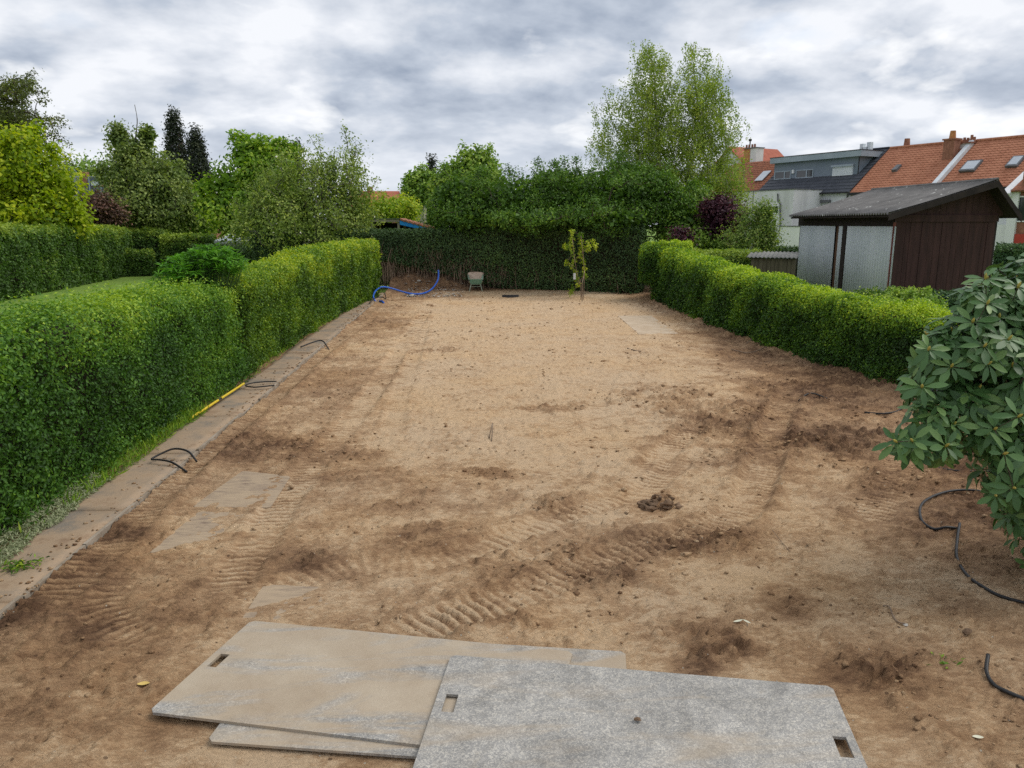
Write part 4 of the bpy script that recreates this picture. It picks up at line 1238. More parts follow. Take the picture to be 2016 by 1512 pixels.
def glassfn(t):
    p = t.n('ShaderNodeBsdfPrincipled', {'Base Color': (0.02, 0.025, 0.03, 1), 'Roughness': 0.06, 'Specular IOR Level': 0.8})
    t.n('ShaderNodeOutputMaterial', {0: p.outputs[0]})


M['glass'] = mat('glass', glassfn)
M['sky_glass'] = simple('sky_glass', (0.38, 0.42, 0.47), (0.46, 0.50, 0.54), scale=2, rough=0.12, spec=0.9)

FH = Frame(AY(1563, 380, 60), radians(25))
ZE, ZR, DR = 5.27, 8.27, 3.7
SL = (ZR - ZE) / DR


def uz(px, py, off=0.0):
    return FH.UZ(px, py, off)


def window(parent, fr, px0, py0, px1, py1, off, frame_m, bars=(0.5,), pane_m=None, lab=None):
    """a window with frame and panes on the facade plane"""
    u0, z1 = fr.UZ(px0, py0, off)
    u1, z0 = fr.UZ(px1, py1, off)
    b = MB()
    fw = 0.07
    b.fbox(fr, u0, u1, off - .06, off, z0, z0 + fw).fbox(fr, u0, u1, off - .06, off, z1 - fw, z1)
    b.fbox(fr, u0, u0 + fw, off - .058, off, z0 + fw, z1 - fw).fbox(fr, u1 - fw, u1, off - .058, off, z0 + fw, z1 - fw)
    for k in bars:
        c = u0 + (u1 - u0) * k
        b.fbox(fr, c - .05, c + .05, off - .057, off, z0 + fw, z1 - fw)
    w_ = b.build('window', frame_m, parent)
    edges = [u0 + fw] + [u0 + (u1 - u0) * k for k in bars] + [u1 - fw]
    for a, c in zip(edges[:-1], edges[1:]):
        MB().fbox(fr, a + .03, c - .03, off - .02, off - .005, z0 + fw + .003, z1 - fw - .003).build('pane', pane_m or M['glass'], w_)
    return w_


def saw_roof(parent, name, m, fr, u0, u1, ze, zr, d, step, lift=0.035, u_bump=None, n_off=-0.25, parts=False, skip=None):
    """roof slope of overlapping courses, rising inward from the eave"""
    n = int(round(sqrt(d * d + (zr - ze) ** 2) / step))
    sl = (zr - ze) / d
    z00 = ze + n_off * sl
    b = MB()
    for i in range(n):
        n0 = n_off + (d - n_off) * i / n
        n1 = n_off + (d - n_off) * (i + 1.12) / n
        za = ze + n0 * sl + lift
        zb_ = ze + n1 * sl
        bb = MB() if parts else b
        P = fr.P
        q = [P(u0, n0, za - .05), P(u1, n0, za - .05), P(u1, n1, zb_ - .05), P(u0, n1, zb_ - .05), P(u0, n0, za), P(u1, n0, za), P(u1, n1, zb_), P(u0, n1, zb_)]
        bb.hexa(q)
        if u_bump:     # rolls of the pantiles
            k = int((u1 - u0) / u_bump)
            for j in range(k):
                uu = u0 + (j + .5) * (u1 - u0) / k
                w_ = u_bump * .22
                nn = n1 - (n1 - n0) * .12
                zc = ze + nn * sl
                bb.add([P(uu - w_, n0 - .01, za), P(uu, n0 - .01, za + .045), P(uu + w_, n0 - .01, za), P(uu - w_, nn, zc + .002), P(uu, nn, zc + .04), P(uu + w_, nn, zc + .002)],
                       [(0, 1, 4, 3), (1, 2, 5, 4), (0, 2, 1)])
        if parts:
            bb.build('tile_course', m, parent)
    if not parts:
        o = b.build(name, m, parent)
        return o


def house_shell(th, fr, u0, u1, ze, zr, d, wall_m):
    b = MB()
    P = fr.P
    b.hexa([P(u0, 0, 0), P(u1, 0, 0), P(u1, 2 * d, 0), P(u0, 2 * d, 0), P(u0, 0, ze - .12), P(u1, 0, ze - .12), P(u1, 2 * d, ze - .12), P(u0, 2 * d, ze - .12)])
    # gable triangles
    for u in (u0 + .02, u1 - .02):
        b.add([P(u, .1, ze - .12), P(u, 2 * d - .1, ze - .12), P(u, d, zr - .15), P(u + .01, .1, ze - .12), P(u + .01, 2 * d - .1, ze - .12), P(u + .01, d, zr - .15)], [(0, 1, 2), (5, 4, 3), (0, 2, 5, 3), (1, 4, 5, 2), (0, 3, 4, 1)])
    b.build('wall', wall_m, th)
    # rear slope
    MB().quad_slab([P(u0, 2 * d + .2, ze - .15), P(u1, 2 * d + .2, ze - .15), P(u1, d, zr), P(u0, d, zr)][::-1], .08).build('rear_roof', M['old_tile'], th)


uZ0, uA0, uA1, uB1, uC1 = -7.5, uz(1490, 378)[0] - .1, uz(1676, 373)[0], uz(1835, 366)[0], 16.6
# --- house with the dark roof and long grey dormer
hA = thing('terraced_house', 'terraced house with dark roof and a long grey flat-roofed dormer', 'house', FH.P((uA0 + uA1) / 2, 0, 0), 'row of terraced houses beyond the gardens')
house_shell(hA, FH, uA0, uA1 - .02, ZE, ZR, DR, M['white_wall'])
saw_roof(hA, 'roof', M['dark_tile'], FH, uA0, uA1, ZE, ZR, DR, 0.37, lift=0.06, parts=True)
MB().fbox(FH, uA0, uA1, DR - .1, DR + .1, ZR + .02, ZR + .1).build('ridge_cap', M['dark_tile'], hA)
dn = 1.35
d0, _ = uz(1524, 340, dn)
d1, _ = uz(1690, 330, dn)
zb0 = ZE + dn * SL - .05
zt0 = uz(1600, 316, dn)[1]
dm = MB().hexa([FH.P(d0, dn, zb0), FH.P(d1, dn, zb0), FH.P(d1, DR, zb0), FH.P(d0, DR, zb0), FH.P(d0, dn, zt0), FH.P(d1, dn, zt0), FH.P(d1, DR, zt0), FH.P(d0, DR, zt0)]).build('dormer', M['zinc_wall'], hA)
f0, zf1 = uz(1516, 318, dn - .35)
f1, _ = uz(1695, 306, dn - .35)
MB().fbox(FH, f0, f1, dn - .35, DR + .2, zt0 + .001, zt0 + .42).build('fascia', M['zinc'], dm)
MB().fbox(FH, f0 - .03, f1 + .03, dn - .38, DR + .1, zt0 + .422, zt0 + .47).build('coping', M['gutter'], dm)
MB().fbox(FH, d1 - .02, d1 + .03, dn - .03, dn + .03, zb0, zt0).build('corner_trim', M['gutter'], dm)
window(hA, FH, 1526, 338, 1557, 352, dn, M['zinc'], (0.62,))
window(hA, FH, 1568, 335, 1601, 349.5, dn, M['zinc'], (0.62,))
u0, z1 = uz(1641, 327, dn)
u1, z0 = uz(1679, 344, dn)
sh = MB().fbox(FH, u0, u1, dn - .08, dn - .002, z0, z1 - .1)
sh = sh.build('roller_shutter', M['white_metal'], hA)
for k in range(9):
    zz = z0 + (z1 - .1 - z0) * (k + .5) / 9
    MB().fbox(FH, u0 + .02, u1 - .02, dn - .10, dn - .081, zz - .045, zz + .045).build('slat', M['white_metal'], sh)
MB().fbox(FH, u0 - .08, u1 + .08, dn - .2, dn - .003, z1 - .1, z1 + .05).build('shutter_box', M['zinc'], hA)
u0, z0 = uz(1562.5, 338, dn)
MB().fbox(FH, u0 - .09, u0 + .09, dn - .12, dn - .002, z0 - .14, z0 + .14).build('wall_lamp', M['white_paint'], hA)
# gutter, vents, pipe, little window
MB().fbox(FH, uz(1563, 380)[0], uA1 - .1, -.36, -.24, ZE - .26, ZE - .14).build('gutter', M['gutter'], hA)
for (a, b_, c, d) in ((1568, 388, 1577, 394), (1601, 390, 1606, 395)):
    u0, z1 = uz(a, b_)
    u1, z0 = uz(c, d)
    MB().fbox(FH, u0, u1, -.16, -.002, z0, z1).build('wall_light', M['white_paint'], hA)
window(hA, FH, 1587.5, 403, 1595.5, 411, 0, M['gutter'], ())
u0, z1 = uz(1617, 394)
u1, z0 = uz(1636, 399)
MB().fbox(FH, u0, u1, -.25, -.002, z0, z1).build('awning_box', M['pipe_grey'], hA)
u0, _ = uz(1671, 377)
MB().tube([FH.P(u0, -.12, ZE - .3), FH.P(u0, -.12, 0)], .06, 8).build('downpipe', M['pipe_grey'], hA)
u0, z0 = uz(1702, 303, DR)
for k, (a, h_, w_) in enumerate(((1698, .55, .14), (1705, .30, .3), (1712, .62, .16))):
    u0, _ = uz(a, 303, DR - .3)
    MB().fbox(FH, u0 - w_, u0 + w_, DR - .5, DR - .2, ZR - .5, ZR - .1 + h_).build('roof_flue', M['white_metal'], hA)
# --- annex in front
hX = thing('annex', 'weathered off-white flat-roofed annex with drainpipe below the dark roof', 'building', FH.P(-2, -2, 0))
of = -3.0
x0, zt = uz(1440, 379, of)
x1, zt2 = uz(1563, 379.5, of)
MB().fbox(FH, x0, x1, of, -.02, 0, zt).build('wall', M['weathered_wall'], hX)
MB().fbox(FH, x0 - .05, x1 + .04, of - .05, -.03, zt + .002, zt + .07).build('coping', M['pipe_grey'], hX)
window(hX, FH, 1504.5, 405, 1534, 421, of, M['white_paint'], (0.42,))
window(hX, FH, 1452, 402, 1464, 414, of, M['white_paint'], ())
pp = [uz(a, b_, of) for a, b_ in ((1533, 381), (1533, 395), (1538, 402), (1537.5, 436), (1537, 480))]
MB().tube([FH.P(u_, of - .1, z_) for u_, z_ in pp], .055, 8).build('drainpipe', M['pipe_grey'], hX)
u0, z0 = uz(1483.5, 380, of)
MB().fbox(FH, u0 - .025, u0 + .025, of - .03, of - .001, 1.5, zt).build('joint_strip', M['pipe_grey'], hX)
MB().fbox(FH, uz(1455, 408, of)[0], uz(1473, 408, of)[0], of - 1.2, of - .002, uz(1460, 411, of)[1], uz(1460, 408, of)[1]).build('lean_to_roof', M['old_tile'], hX)
hY = thing('annex', 'lower bright white annex wall left of the corrugated shed', 'building', FH.P(0, -4, 0))
of2 = -5.0
x0, zt = uz(1536, 446, of2)
x1, _ = uz(1600, 446, of2)
MB().fbox(FH, x0, x1, of2, of - .08, 0, zt).build('wall', M['bright_wall'], hY)
MB().fbox(FH, x0 - .03, x1 + .03, of2 - .05, of - .06, zt + .001, zt + .06).build('coping', M['pipe_grey'], hY)
# --- left house Z behind the birch
hZ = thing('terraced_house', 'house with old orange tiles half hidden behind the birch', 'house', FH.P(uZ0, 0, 0), 'row of terraced houses beyond the gardens')
house_shell(hZ, FH, uZ0 - 3, uA0 - .02, ZE, ZR - .1, DR, M['weathered_wall'])
saw_roof(hZ, 'roof', M['old_tile'], FH, uZ0 - 3, uA0 - .015, ZE, ZR - .1, DR, 0.26, u_bump=.3)
sk = uz(1500, 350, 1.6)
c0 = (sk[0], 1.55, ZE + 1.55 * SL + .1)
MB().quad_slab([FH.P(sk[0] - .45, 1.2, ZE + 1.2 * SL + .16), FH.P(sk[0] + .4, 1.2, ZE + 1.2 * SL + .16), FH.P(sk[0] + .4, 2.2, ZE + 2.2 * SL + .16), FH.P(sk[0] - .45, 2.2, ZE + 2.2 * SL + .16)], .06).build('skylight', M['sky_glass'], hZ)
# tall gable behind with chimney
hG = thing('gabled_house', 'weathered gable end with orange and grey chimney stack behind the birch', 'house', FH.P(-9, 5, 0))
ug, zg = uz(1438, 284, 6)
for nm, pts, m in (('wall', [(-3.2, 0), (1.9, 0), (1.9, 8.3), (-.4, 10.4), (-3.2, 8.0)], M['weathered_wall']),):
    pass
gz = zg - .3
P = FH.P
bm_ = MB()
prof_ = [(ug - 3, 0), (ug + 2.6, 0), (ug + 2.6, gz - 2.1), (ug, gz), (ug - 3, gz - 2.4)]
bm_.add([P(a, 6.0, z) for a, z in prof_] + [P(a, 12.0, z) for a, z in prof_], [(0, 1, 2, 3, 4), (9, 8, 7, 6, 5), (0, 5, 6, 1), (1, 6, 7, 2), (2, 7, 8, 3), (3, 8, 9, 4), (4, 9, 5, 0)])
bm_.build('wall', M['weathered_wall'], hG)
MB().quad_slab([P(ug, 5.8, gz + .1), P(ug + 2.9, 5.8, gz - 2.25), P(ug + 2.9, 12.2, gz - 2.25), P(ug, 12.2, gz + .1)], .1).build('roof', M['red_tile'], hG)
MB().quad_slab([P(ug - 3.2, 5.8, gz - 2.45), P(ug, 5.8, gz + .1), P(ug, 12.2, gz + .1), P(ug - 3.2, 12.2, gz - 2.45)], .1).build('roof', M['red_tile'], hG)
c0, cz = uz(1466.5, 294, 6.2)
c1, _ = uz(1479, 294, 6.2)
c2, _ = uz(1491, 294, 6.2)
st_ = MB().fbox(FH, c0, c1, 6.1, 7.0, gz - 2.2, cz).build('chimney', M['orange_brick'], hG)
MB().fbox(FH, c1 + .01, c2, 6.1, 7.0, gz - 2.6, cz - .01).build('chimney', M['weathered_wall'], hG)
MB().fbox(FH, c0 - .08, c2 + .08, 6.02, 7.08, cz + .001, cz + .08).build('chimney_cap', M['pipe_grey'], hG)
for a in (1470, 1475, 1481, 1486):
    uu, _ = uz(a, 290, 6.5)
    MB().tube([P(uu, 6.5, cz + .08), P(uu, 6.5, cz + .42)], [.11, .09], 8).build('chimney_pot', M['brick'], hG)
uu, _ = uz(1475, 284, 6.7)
MB().tube([P(uu, 6.8, cz + .08), P(uu, 6.8, cz + .75), P(uu, 6.8, cz + .76), P(uu, 6.8, cz + .95)], [.06, .06, .15, .15], 8).build('flue', M['gutter'], hG)
# --- house B orange roof
hB = thing('terraced_house', 'terraced house with plain orange roof and a single brick chimney on its slope', 'house', FH.P((uA1 + uB1) / 2, 0, 0), 'row of terraced houses beyond the gardens')
house_shell(hB, FH, uA1, uB1, ZE - .1, ZR - .05, DR, M['beige_wall'])
saw_roof(hB, 'roof', M['orange_tile'], FH, uA1 + .01, uB1, ZE - .1, ZR - .05, DR, 0.235, u_bump=.3)
MB().fbox(FH, uA1 + .05, uB1, -.42, -.26, ZE - .42, ZE - .22).build('gutter', M['gutter'], hB)


def on_slope(px, py):
    """where the pixel's ray meets the roof slope"""
    lo, hi = -0.3, DR
    for _ in range(40):
        mid = (lo + hi) / 2
        u_, z_ = uz(px, py, mid)
        if z_ > ZE + mid * SL:
            lo = mid
        else:
            hi = mid
    return uz(px, py, mid)[0], mid


ridge = MB()
uu = uA1 + .1
while uu < uB1 - .2:
    MB().tube([P(uu, DR, ZR - .02), P(uu + .31, DR, ZR + .0)], [.12, .10], 8).build('ridge_tile', M['orange_tile'], hB)
    uu += .33
vu, vn = on_slope(1763, 334)
MB().quad_slab([P(vu - .16, vn - .25, ZE + (vn - .25) * SL + .2), P(vu + .2, vn - .25, ZE + (vn - .25) * SL + .2), P(vu + .2, vn + .3, ZE + (vn + .3) * SL + .12), P(vu - .16, vn + .3, ZE + (vn + .3) * SL + .12)], .2).build('roof_vent', M['pipe_grey'], hB)
cu, cn = on_slope(1866, 312)
zt_ = uz(1866, 273, cn)[1]
zb_ = ZE + cn * SL - .2
ch = MB().fbox(FH, cu - .38, cu + .36, cn - .05, cn + .6, zb_, zt_ - .1).build('chimney', M['brick'], hB)
MB().fbox(FH, cu - .46, cu + .44, cn - .12, cn + .67, zt_ - .098, zt_).build('chimney_cap', M['brick'], ch)
MB().tube([P(cu, cn + .25, zt_), P(cu, cn + .25, zt_ + .5)], [.22, .17], 10).build('chimney_pot', M['orange_brick'], ch)
u0, z0 = uz(1783, 290, DR + .4)
ch = MB().fbox(FH, u0 - .5, u0 + .5, DR + .2, DR + .9, ZR - .6, ZR + .1).build('chimney', M['old_tile'], hB)
MB().tube([P(u0, DR + .5, ZR + .1), P(u0, DR + .5, ZR + .6)], [.22, .18], 8).build('chimney_pot', M['brick'], ch)
# --- house C
hC = thing('terraced_house', 'terraced house with orange roof and two roof windows', 'house', FH.P((uB1 + uC1) / 2, 0, 0), 'row of terraced houses beyond the gardens')
house_shell(hC, FH, uB1 + .02, uC1, ZE - .15, ZR - .1, DR, M['white_wall'])
saw_roof(hC, 'roof', M['orange_tile'], FH, uB1 + .3, uC1, ZE - .15, ZR - .1, DR, 0.235, u_bump=.3)
MB().fbox(FH, uB1 + .3, uC1, -.42, -.26, ZE - .42, ZE - .24).build('gutter', M['gutter'], hC)
q = [P(uB1 - .02, -.3, ZE - .3 * SL + .2), P(uB1 + .29, -.3, ZE - .3 * SL + .2), P(uB1 + .29, DR - .2, ZR - .15 + .2), P(uB1 - .02, DR - .2, ZR - .15 + .2)]
MB().quad_slab(q, .25).build('party_wall_flashing', M['white_metal'], hC)
uu = uB1 + .3
while uu < uC1 - .2:
    MB().tube([P(uu, DR, ZR - .06), P(uu + .31, DR, ZR - .04)], [.12, .10], 8).build('ridge_tile', M['orange_tile'], hC)
    uu += .33
for (a0, b0_, a1_, b1_, a2_, b2_) in ((1886, 340, 1916, 339, 1900, 320), (1977, 331, 2001, 330, 1990, 311)):
    ua, na = on_slope(a0, b0_)
    ub, _ = on_slope(a1_, b1_)
    _, nb = on_slope(a2_, b2_)
    u_a, u_b = ua, ub
    hh_ = lambda n_: ZE + n_ * SL
    fr_ = MB().quad_slab([P(u_a, na, hh_(na) + .12), P(u_b + .0, na, hh_(na) + .12), P(u_b, nb, hh_(nb) + .12), P(u_a, nb, hh_(nb) + .12)], .14).build('roof_window', M['pipe_grey'], hC)
    e = .09
    MB().quad_slab([P(u_a + e, na + e, hh_(na + e) + .14), P(u_b - e, na + e, hh_(na + e) + .14), P(u_b - e, nb - e, hh_(nb - e) + .14), P(u_a + e, nb - e, hh_(nb - e) + .14)], .03).build('pane', M['sky_glass'], fr_)
n0 = DR - .5
u0 = uz(1901, 285, n0)[0]
zc_ = uz(1901, 280, n0)[1]
ch = MB().fbox(FH, u0 - .42, u0 + .42, n0 - .1, n0 + .7, ZR - 1.2, zc_ - .09).build('chimney', M['weathered_wall'], hC)
MB().fbox(FH, u0 - .5, u0 + .5, n0 - .18, n0 + .78, zc_ - .089, zc_).build('chimney_cap', M['brick'], ch)
for k, (du, hh) in enumerate(((-.3, .34), (-.06, .30), (.18, .46), (.36, .32))):
    MB().tube([P(u0 + du, n0 + .3, zc_), P(u0 + du, n0 + .3, zc_ + hh)], [.10, .085], 8).build('chimney_pot', M['brick'], ch)
# --- house D at the right edge
hD = thing('terraced_house', 'white house at the right edge with a big window above a red panel', 'house', FH.P(18, -.5, 0), 'row of terraced houses beyond the gardens')
of = -1.2
a0, _ = uz(1986, 400, of)
a1, _ = uz(2004, 400, of)
zD = uz(1992, 372, of)[1]
MB().fbox(FH, a0, a1, of, 3, 0, zD).build('wall', M['bright_wall'], hD)
MB().fbox(FH, a1 + .01, a1 + 4, of + .15, 3, 0, zD + 1).build('side_wall', M['brick'], hD)
MB().fbox(FH, a1 + .02, a1 + 3.9, of + .05, of + .14, 0, uz(2008, 461, of)[1]).build('panel', M['red_panel'], hD)
window(hD, FH, 2004.5, 386, 2050, 437, of + .14, M['white_paint'], (0.5,))
MB().quad_slab([P(a0 - .4, of - .3, zD - .25), P(a0 + .15, of - .3, zD - .25), P(a0 + .15, 3.5, zD + 2.9), P(a0 - .4, 3.5, zD + 2.9)], .25).build('barge_board', M['white_paint'], hD)
MB().quad_slab([P(a0 + .151, of - .25, zD - .1), P(a0 + 6, of - .25, zD - .1), P(a0 + 6, 3.5, zD + 3.0), P(a0 + .151, 3.5, zD + 3.0)], .1).build('roof', M['old_tile'], hD)
u0, _ = uz(1982, 400, -.5)
MB().fbox(FH, uz(1968, 400, -.8)[0], a0 - .02, -.8, 0, 0, uz(1978, 442, -.8)[1]).build('low_wall', M['bright_wall'], hD)

# ------------------------------------------------------------------ houses on the left
FL = Frame(AY(195, 400, 75), radians(90 + 6))
FL.u, FL.n = np.array([cos(.1), sin(.1), 0]), np.array([-sin(.1), cos(.1), 0])
M['slate'] = simple('slate', (0.075, 0.09, 0.12), (0.13, 0.15, 0.19), scale=1.5, rough=0.6, detail=8)
hL = thing('slate_house', 'house with blue-grey slate roof between the maple and the pale tree', 'house', FL.P(0, 0, 0))
u0, zt = FL.UZ(128, 347, 3)
u1, _ = FL.UZ(420, 347, 3)
_, ze_ = FL.UZ(190, 392, 0)
MB().fbox(FL, u0, u1, 0, 6, 0, ze_ - .05).build('wall', M['brick'], hL)
saw_roof(hL, 'roof', M['slate'], FL, u0, u1, ze_, zt, 3, .3, lift=.05)
MB().quad_slab([FL.P(u0, 6.1, ze_), FL.P(u1, 6.1, ze_), FL.P(u1, 3, zt), FL.P(u0, 3, zt)][::-1], .08).build('rear_roof', M['slate'], hL)
ua, za = FL.UZ(171, 346, .4)
ub, zb_ = FL.UZ(206, 384, .4)
dm = MB().fbox(FL, ua, ub, .4, 2.9, zb_, za - .1).build('dormer', M['slate'], hL)
k = 0
uu = ua + .1
while uu < ub - .1:
    if not (FL.UZ(179, 370, .4)[0] - .05 < uu < FL.UZ(196, 370, .4)[0]):
        MB().fbox(FL, uu, uu + .1, .33, .398, zb_, za - .1).build('batten', M['zinc'], dm)
    uu += .24
ua, za = FL.UZ(179, 357, .33)
ub, zb_ = FL.UZ(195, 366, .33)
MB().fbox(FL, ua, ub, .3, .39, zb_, za).build('window', M['sky_glass'], dm)
for px in (167, 203):
    a, z_ = FL.UZ(px, 343, 2)
    MB().fbox(FL, a - .28, a + .28, 1.6, 2.3, ze_ + 1, z_ + .2).build('chimney', M['brick'], hL)

FR = Frame(AY(770, 400, 85), 0)
FR.u, FR.n = np.array([1.0, 0, 0]), np.array([0, 1.0, 0])
hR = thing('red_roof_house', 'distant house with red tiled roof between the apple tree and slim conifer', 'house', FR.P(0, 0, 0))
u0, zt = FR.UZ(690, 376, 4)
u1, _ = FR.UZ(788, 376, 4)
u2, ze_ = FR.UZ(796, 408, 0)
MB().fbox(FR, u0, u2 - .1, 0, 8, 0, ze_ - .05).build('wall', M['brick'], hR)
Pq = FR.P
MB().quad_slab([Pq(u0, -.3, ze_), Pq(u2, -.3, ze_), Pq(u1, 4, zt), Pq(u0, 4, zt)], .12).build('roof', M['red_tile'], hR)
MB().quad_slab([Pq(u0, 4, zt), Pq(u1, 4, zt), Pq(u2, 8.3, ze_), Pq(u0, 8.3, ze_)], .12).build('roof', M['red_tile'], hR)
MB().tube([Pq(u1, 4, zt + .05), Pq(u2 + .06, -.3, ze_ + .05)], .13, 6).build('barge_board', M['white_paint'], hR)
a, z_ = FR.UZ(794.5, 372, 3.4)
MB().fbox(FR, a - .22, a + .25, 3.0, 3.8, ze_, z_).build('chimney', M['brick'], hR)
a, z_ = FR.UZ(728, 368, 3.4)
MB().fbox(FR, a - .25, a + .25, 3.0, 3.8, ze_, z_).build('chimney', M['brick'], hR)
# small flat-roofed outbuilding
FO = Frame(AY(815, 420, 55), 0)
FO.u, FO.n = np.array([1.0, 0, 0]), np.array([0, 1.0, 0])
ob = thing('outbuilding', 'small brick outbuilding with dark flat roof behind the carport', 'building', FO.P(0, 0, 0))
u0, zt = FO.UZ(806, 408, 0)
u1, _ = FO.UZ(835, 408, 0)
MB().fbox(FO, u0 + .3, u1, 0, 3, 0, zt - .01).build('wall', M['beige_wall'], ob)
MB().fbox(FO, u0, u1, -.3, 3.2, zt, zt + .12).build('roof', M['gutter'], ob)
window(ob, FO, 816, 411, 820, 424, 0, M['white_paint'], ())
# carport with tiled edge and blue board
FC = Frame(AY(785, 440, 42), 0)
FC.u, FC.n = np.array([1.0, 0, 0]), np.array([0, 1.0, 0])
cp_ = thing('carport', 'open carport with flat fascia and tiled slope edged by a blue board', 'carport', FC.P(0, 0, 0))
u0, zt = FC.UZ(728, 431, 0)
u1, _ = FC.UZ(786, 431, 0)
_, zb_ = FC.UZ(760, 437, 0)
M['timber'] = simple('timber', (0.20, 0.19, 0.13), (0.33, 0.30, 0.22), scale=4, rough=0.8)
M['dark_inside'] = simple('dark_inside', (0.015, 0.013, 0.012), (0.03, 0.026, 0.022), scale=4, rough=0.9)
MB().fbox(FC, u0, u1, 0, 4, zb_, zt - .02).build('fascia', M['timber'], cp_)
MB().fbox(FC, u0, u1 + .02, -.03, 4.05, zt - .018, zt + .03).build('roof', simple('green_felt', (.08, .12, .06), (.12, .17, .09), rough=.9), cp_)
uu3, zc = FC.UZ(848, 448, 0)
uu4 = uu3 + .3
sl_ = (zc - zt) / (uu3 - u1)
MB().hexa([Pc for Pc in (FC.P(u1 + .03, -.05, zt - .30), FC.P(uu3, -.05, zc - .2), FC.P(uu3, -.02, zc - .2), FC.P(u1 + .03, -.02, zt - .30), FC.P(u1 + .03, -.05, zt - .08), FC.P(uu3, -.05, zc - .04), FC.P(uu3, -.02, zc - .04), FC.P(u1 + .03, -.02, zt - .08))]).build('blue_board', simple('blue_paint', (.015, .22, .62), (.02, .28, .70), rough=.5), cp_)
for k in range(8):
    ua = u1 + .05 + (uu4 - u1) * k / 8
    ub = ua + (uu4 - u1) / 8 * .98
    za = zt + (ua - u1) * sl_
    zb2 = zt + (ub - u1) * sl_ - .05
    MB().hexa([FC.P(ua, -.1, za - .03), FC.P(ub, -.1, zb2 - .03), FC.P(ub, 3.9, zb2 - .03), FC.P(ua, 3.9, za - .03), FC.P(ua, -.1, za + .06), FC.P(ub, -.1, zb2 + .06), FC.P(ub, 3.9, zb2 + .06), FC.P(ua, 3.9, za + .06)]).build('roof_tile', M['orange_tile'], cp_)
for (a, b_) in ((u0 + .1, zb_), (u1 - .05, zb_), (uu3 - .1, zc - .2)):
    for nn in (.05, 3.8):
        MB().fbox(FC, a - .06, a + .06, nn, nn + .12, 0, b_).build('post', M['timber'], cp_)
MB().fbox(FC, u0, uu3, 3.95, 4.0, 0, zb_ - .05).build('back_wall', M['dark_inside'], cp_)
MB().fbox(FC, u0 - .06, u0, 0, 4, 0, zb_).build('side_wall', M['dark_inside'], cp_)
# glasshouse corner and small shed roof
FG = Frame(AY(450, 470, 46), 0)
FG.u, FG.n = np.array([1.0, 0, 0]), np.array([0, 1.0, 0])
gh = thing('glasshouse', 'pale metal glasshouse showing a sloping roof bar left of the apple tree', 'glasshouse', FG.P(0, 0, 0))
u0, z0 = FG.UZ(424, 474, 0)
u1, z1 = FG.UZ(462, 455, 0)
u2, _ = FG.UZ(540, 474, 0)
MB().fbox(FG, u0, u2, 0, 3.0, 0, z0 - .15).build('base', M['weathered_wall'], gh)
MB().fbox(FG, u0 - .1, u2, -.1, -.005, z0 - .145, z0).build('eave_rail', M['white_metal'], gh)
for k in range(4):
    uu = u0 + (u2 - u0) * k / 3.2
    MB().tube([FG.P(uu, 0, z0), FG.P(uu + (u1 - u0), 1.4, z1 + .05)], .05, 5).build('roof_bar', M['white_metal'], gh)
MB().quad_slab([FG.P(u0, 0, z0), FG.P(u2, 0, z0), FG.P(u2 + 1, 1.4, z1), FG.P(u0 + 1, 1.4, z1)], .02).build('pane', M['sky_glass'], gh)
sr = thing('garden_shed', 'small garden shed with brown corrugated roof behind the left hedge', 'shed', AY(184, 440, 49))
ORG[sr.name] = np.array(AY(184, 440, 49))
b = MB()
pl_ = [AY(164, 446, 49), AY(206, 446, 49), AY(199, 434, 50.4), AY(168, 434, 50.4)]
nrg = 14
for k in range(nrg):
    a = pl_[0] + (pl_[1] - pl_[0]) * (k / nrg)
    c = pl_[0] + (pl_[1] - pl_[0]) * ((k + .6) / nrg)
    d = pl_[3] + (pl_[2] - pl_[3]) * ((k + .6) / nrg)
    e = pl_[3] + (pl_[2] - pl_[3]) * (k / nrg)
    b.quad_slab([a + [0, 0, .03], c + [0, 0, .03], d + [0, 0, .03], e + [0, 0, .03]], .05)
b.quad_slab(pl_, .04)
b.build('roof', simple('brown_sheet', (.10, .075, .07), (.17, .13, .12), rough=.8), sr)
a_, c_ = pl_[0], pl_[1]
MB().box((a_[0] + .2, 49.1, 0), (c_[0] - .2, 50.3, a_[2] - .05)).build('wall', M['timber'], sr)
# ------------------------------------------------------------------ the brown shed with corrugated roof
def YX(px, py, x):
    r = ray(px, py)
    return CP + r * (x / r[0])


M['plank'] = simple('plank', (0.030, 0.013, 0.012), (0.072, 0.031, 0.028), scale=2.2, rough=0.75, bump=0.4, bscale=12, stretch=(3, 3, 0.35), detail=9, speck=(9.0, 0.72, (0.10, 0.055, 0.045)))
M['dark_wood'] = simple('dark_wood', (0.018, 0.013, 0.012), (0.042, 0.030, 0.026), scale=3, rough=0.85, bump=0.3, stretch=(1, 3, 1))
M['brown_wood'] = simple('brown_wood', (0.07, 0.035, 0.018), (0.15, 0.08, 0.045), scale=3, rough=0.8, stretch=(3, 3, .4))
M['red_wood'] = simple('red_wood', (0.15, 0.045, 0.035), (0.21, 0.07, 0.055), scale=3, rough=0.8, stretch=(3, 3, .4))
M['wall_sheet'] = simple('wall_sheet', (0.55, 0.59, 0.63), (0.67, 0.70, 0.73), scale=1.4, rough=0.85, spec=0.15, stretch=(1, 1, .3), detail=8, speck=(6.0, 0.74, (0.22, 0.20, 0.18)))
M['fibre_roof'] = simple('fibre_roof', (0.12, 0.115, 0.11), (0.22, 0.21, 0.20), scale=1.6, rough=0.9, bump=0.3, detail=10, speck=(5.5, 0.665, (0.48, 0.48, 0.45)))
Y1 = 22.0
YB = 21.5
pl = AY(1762, 437, Y1)
pr = AY(1963, 431, Y1)
xl, xr = pl[0], pr[0]
zw = pl[2]
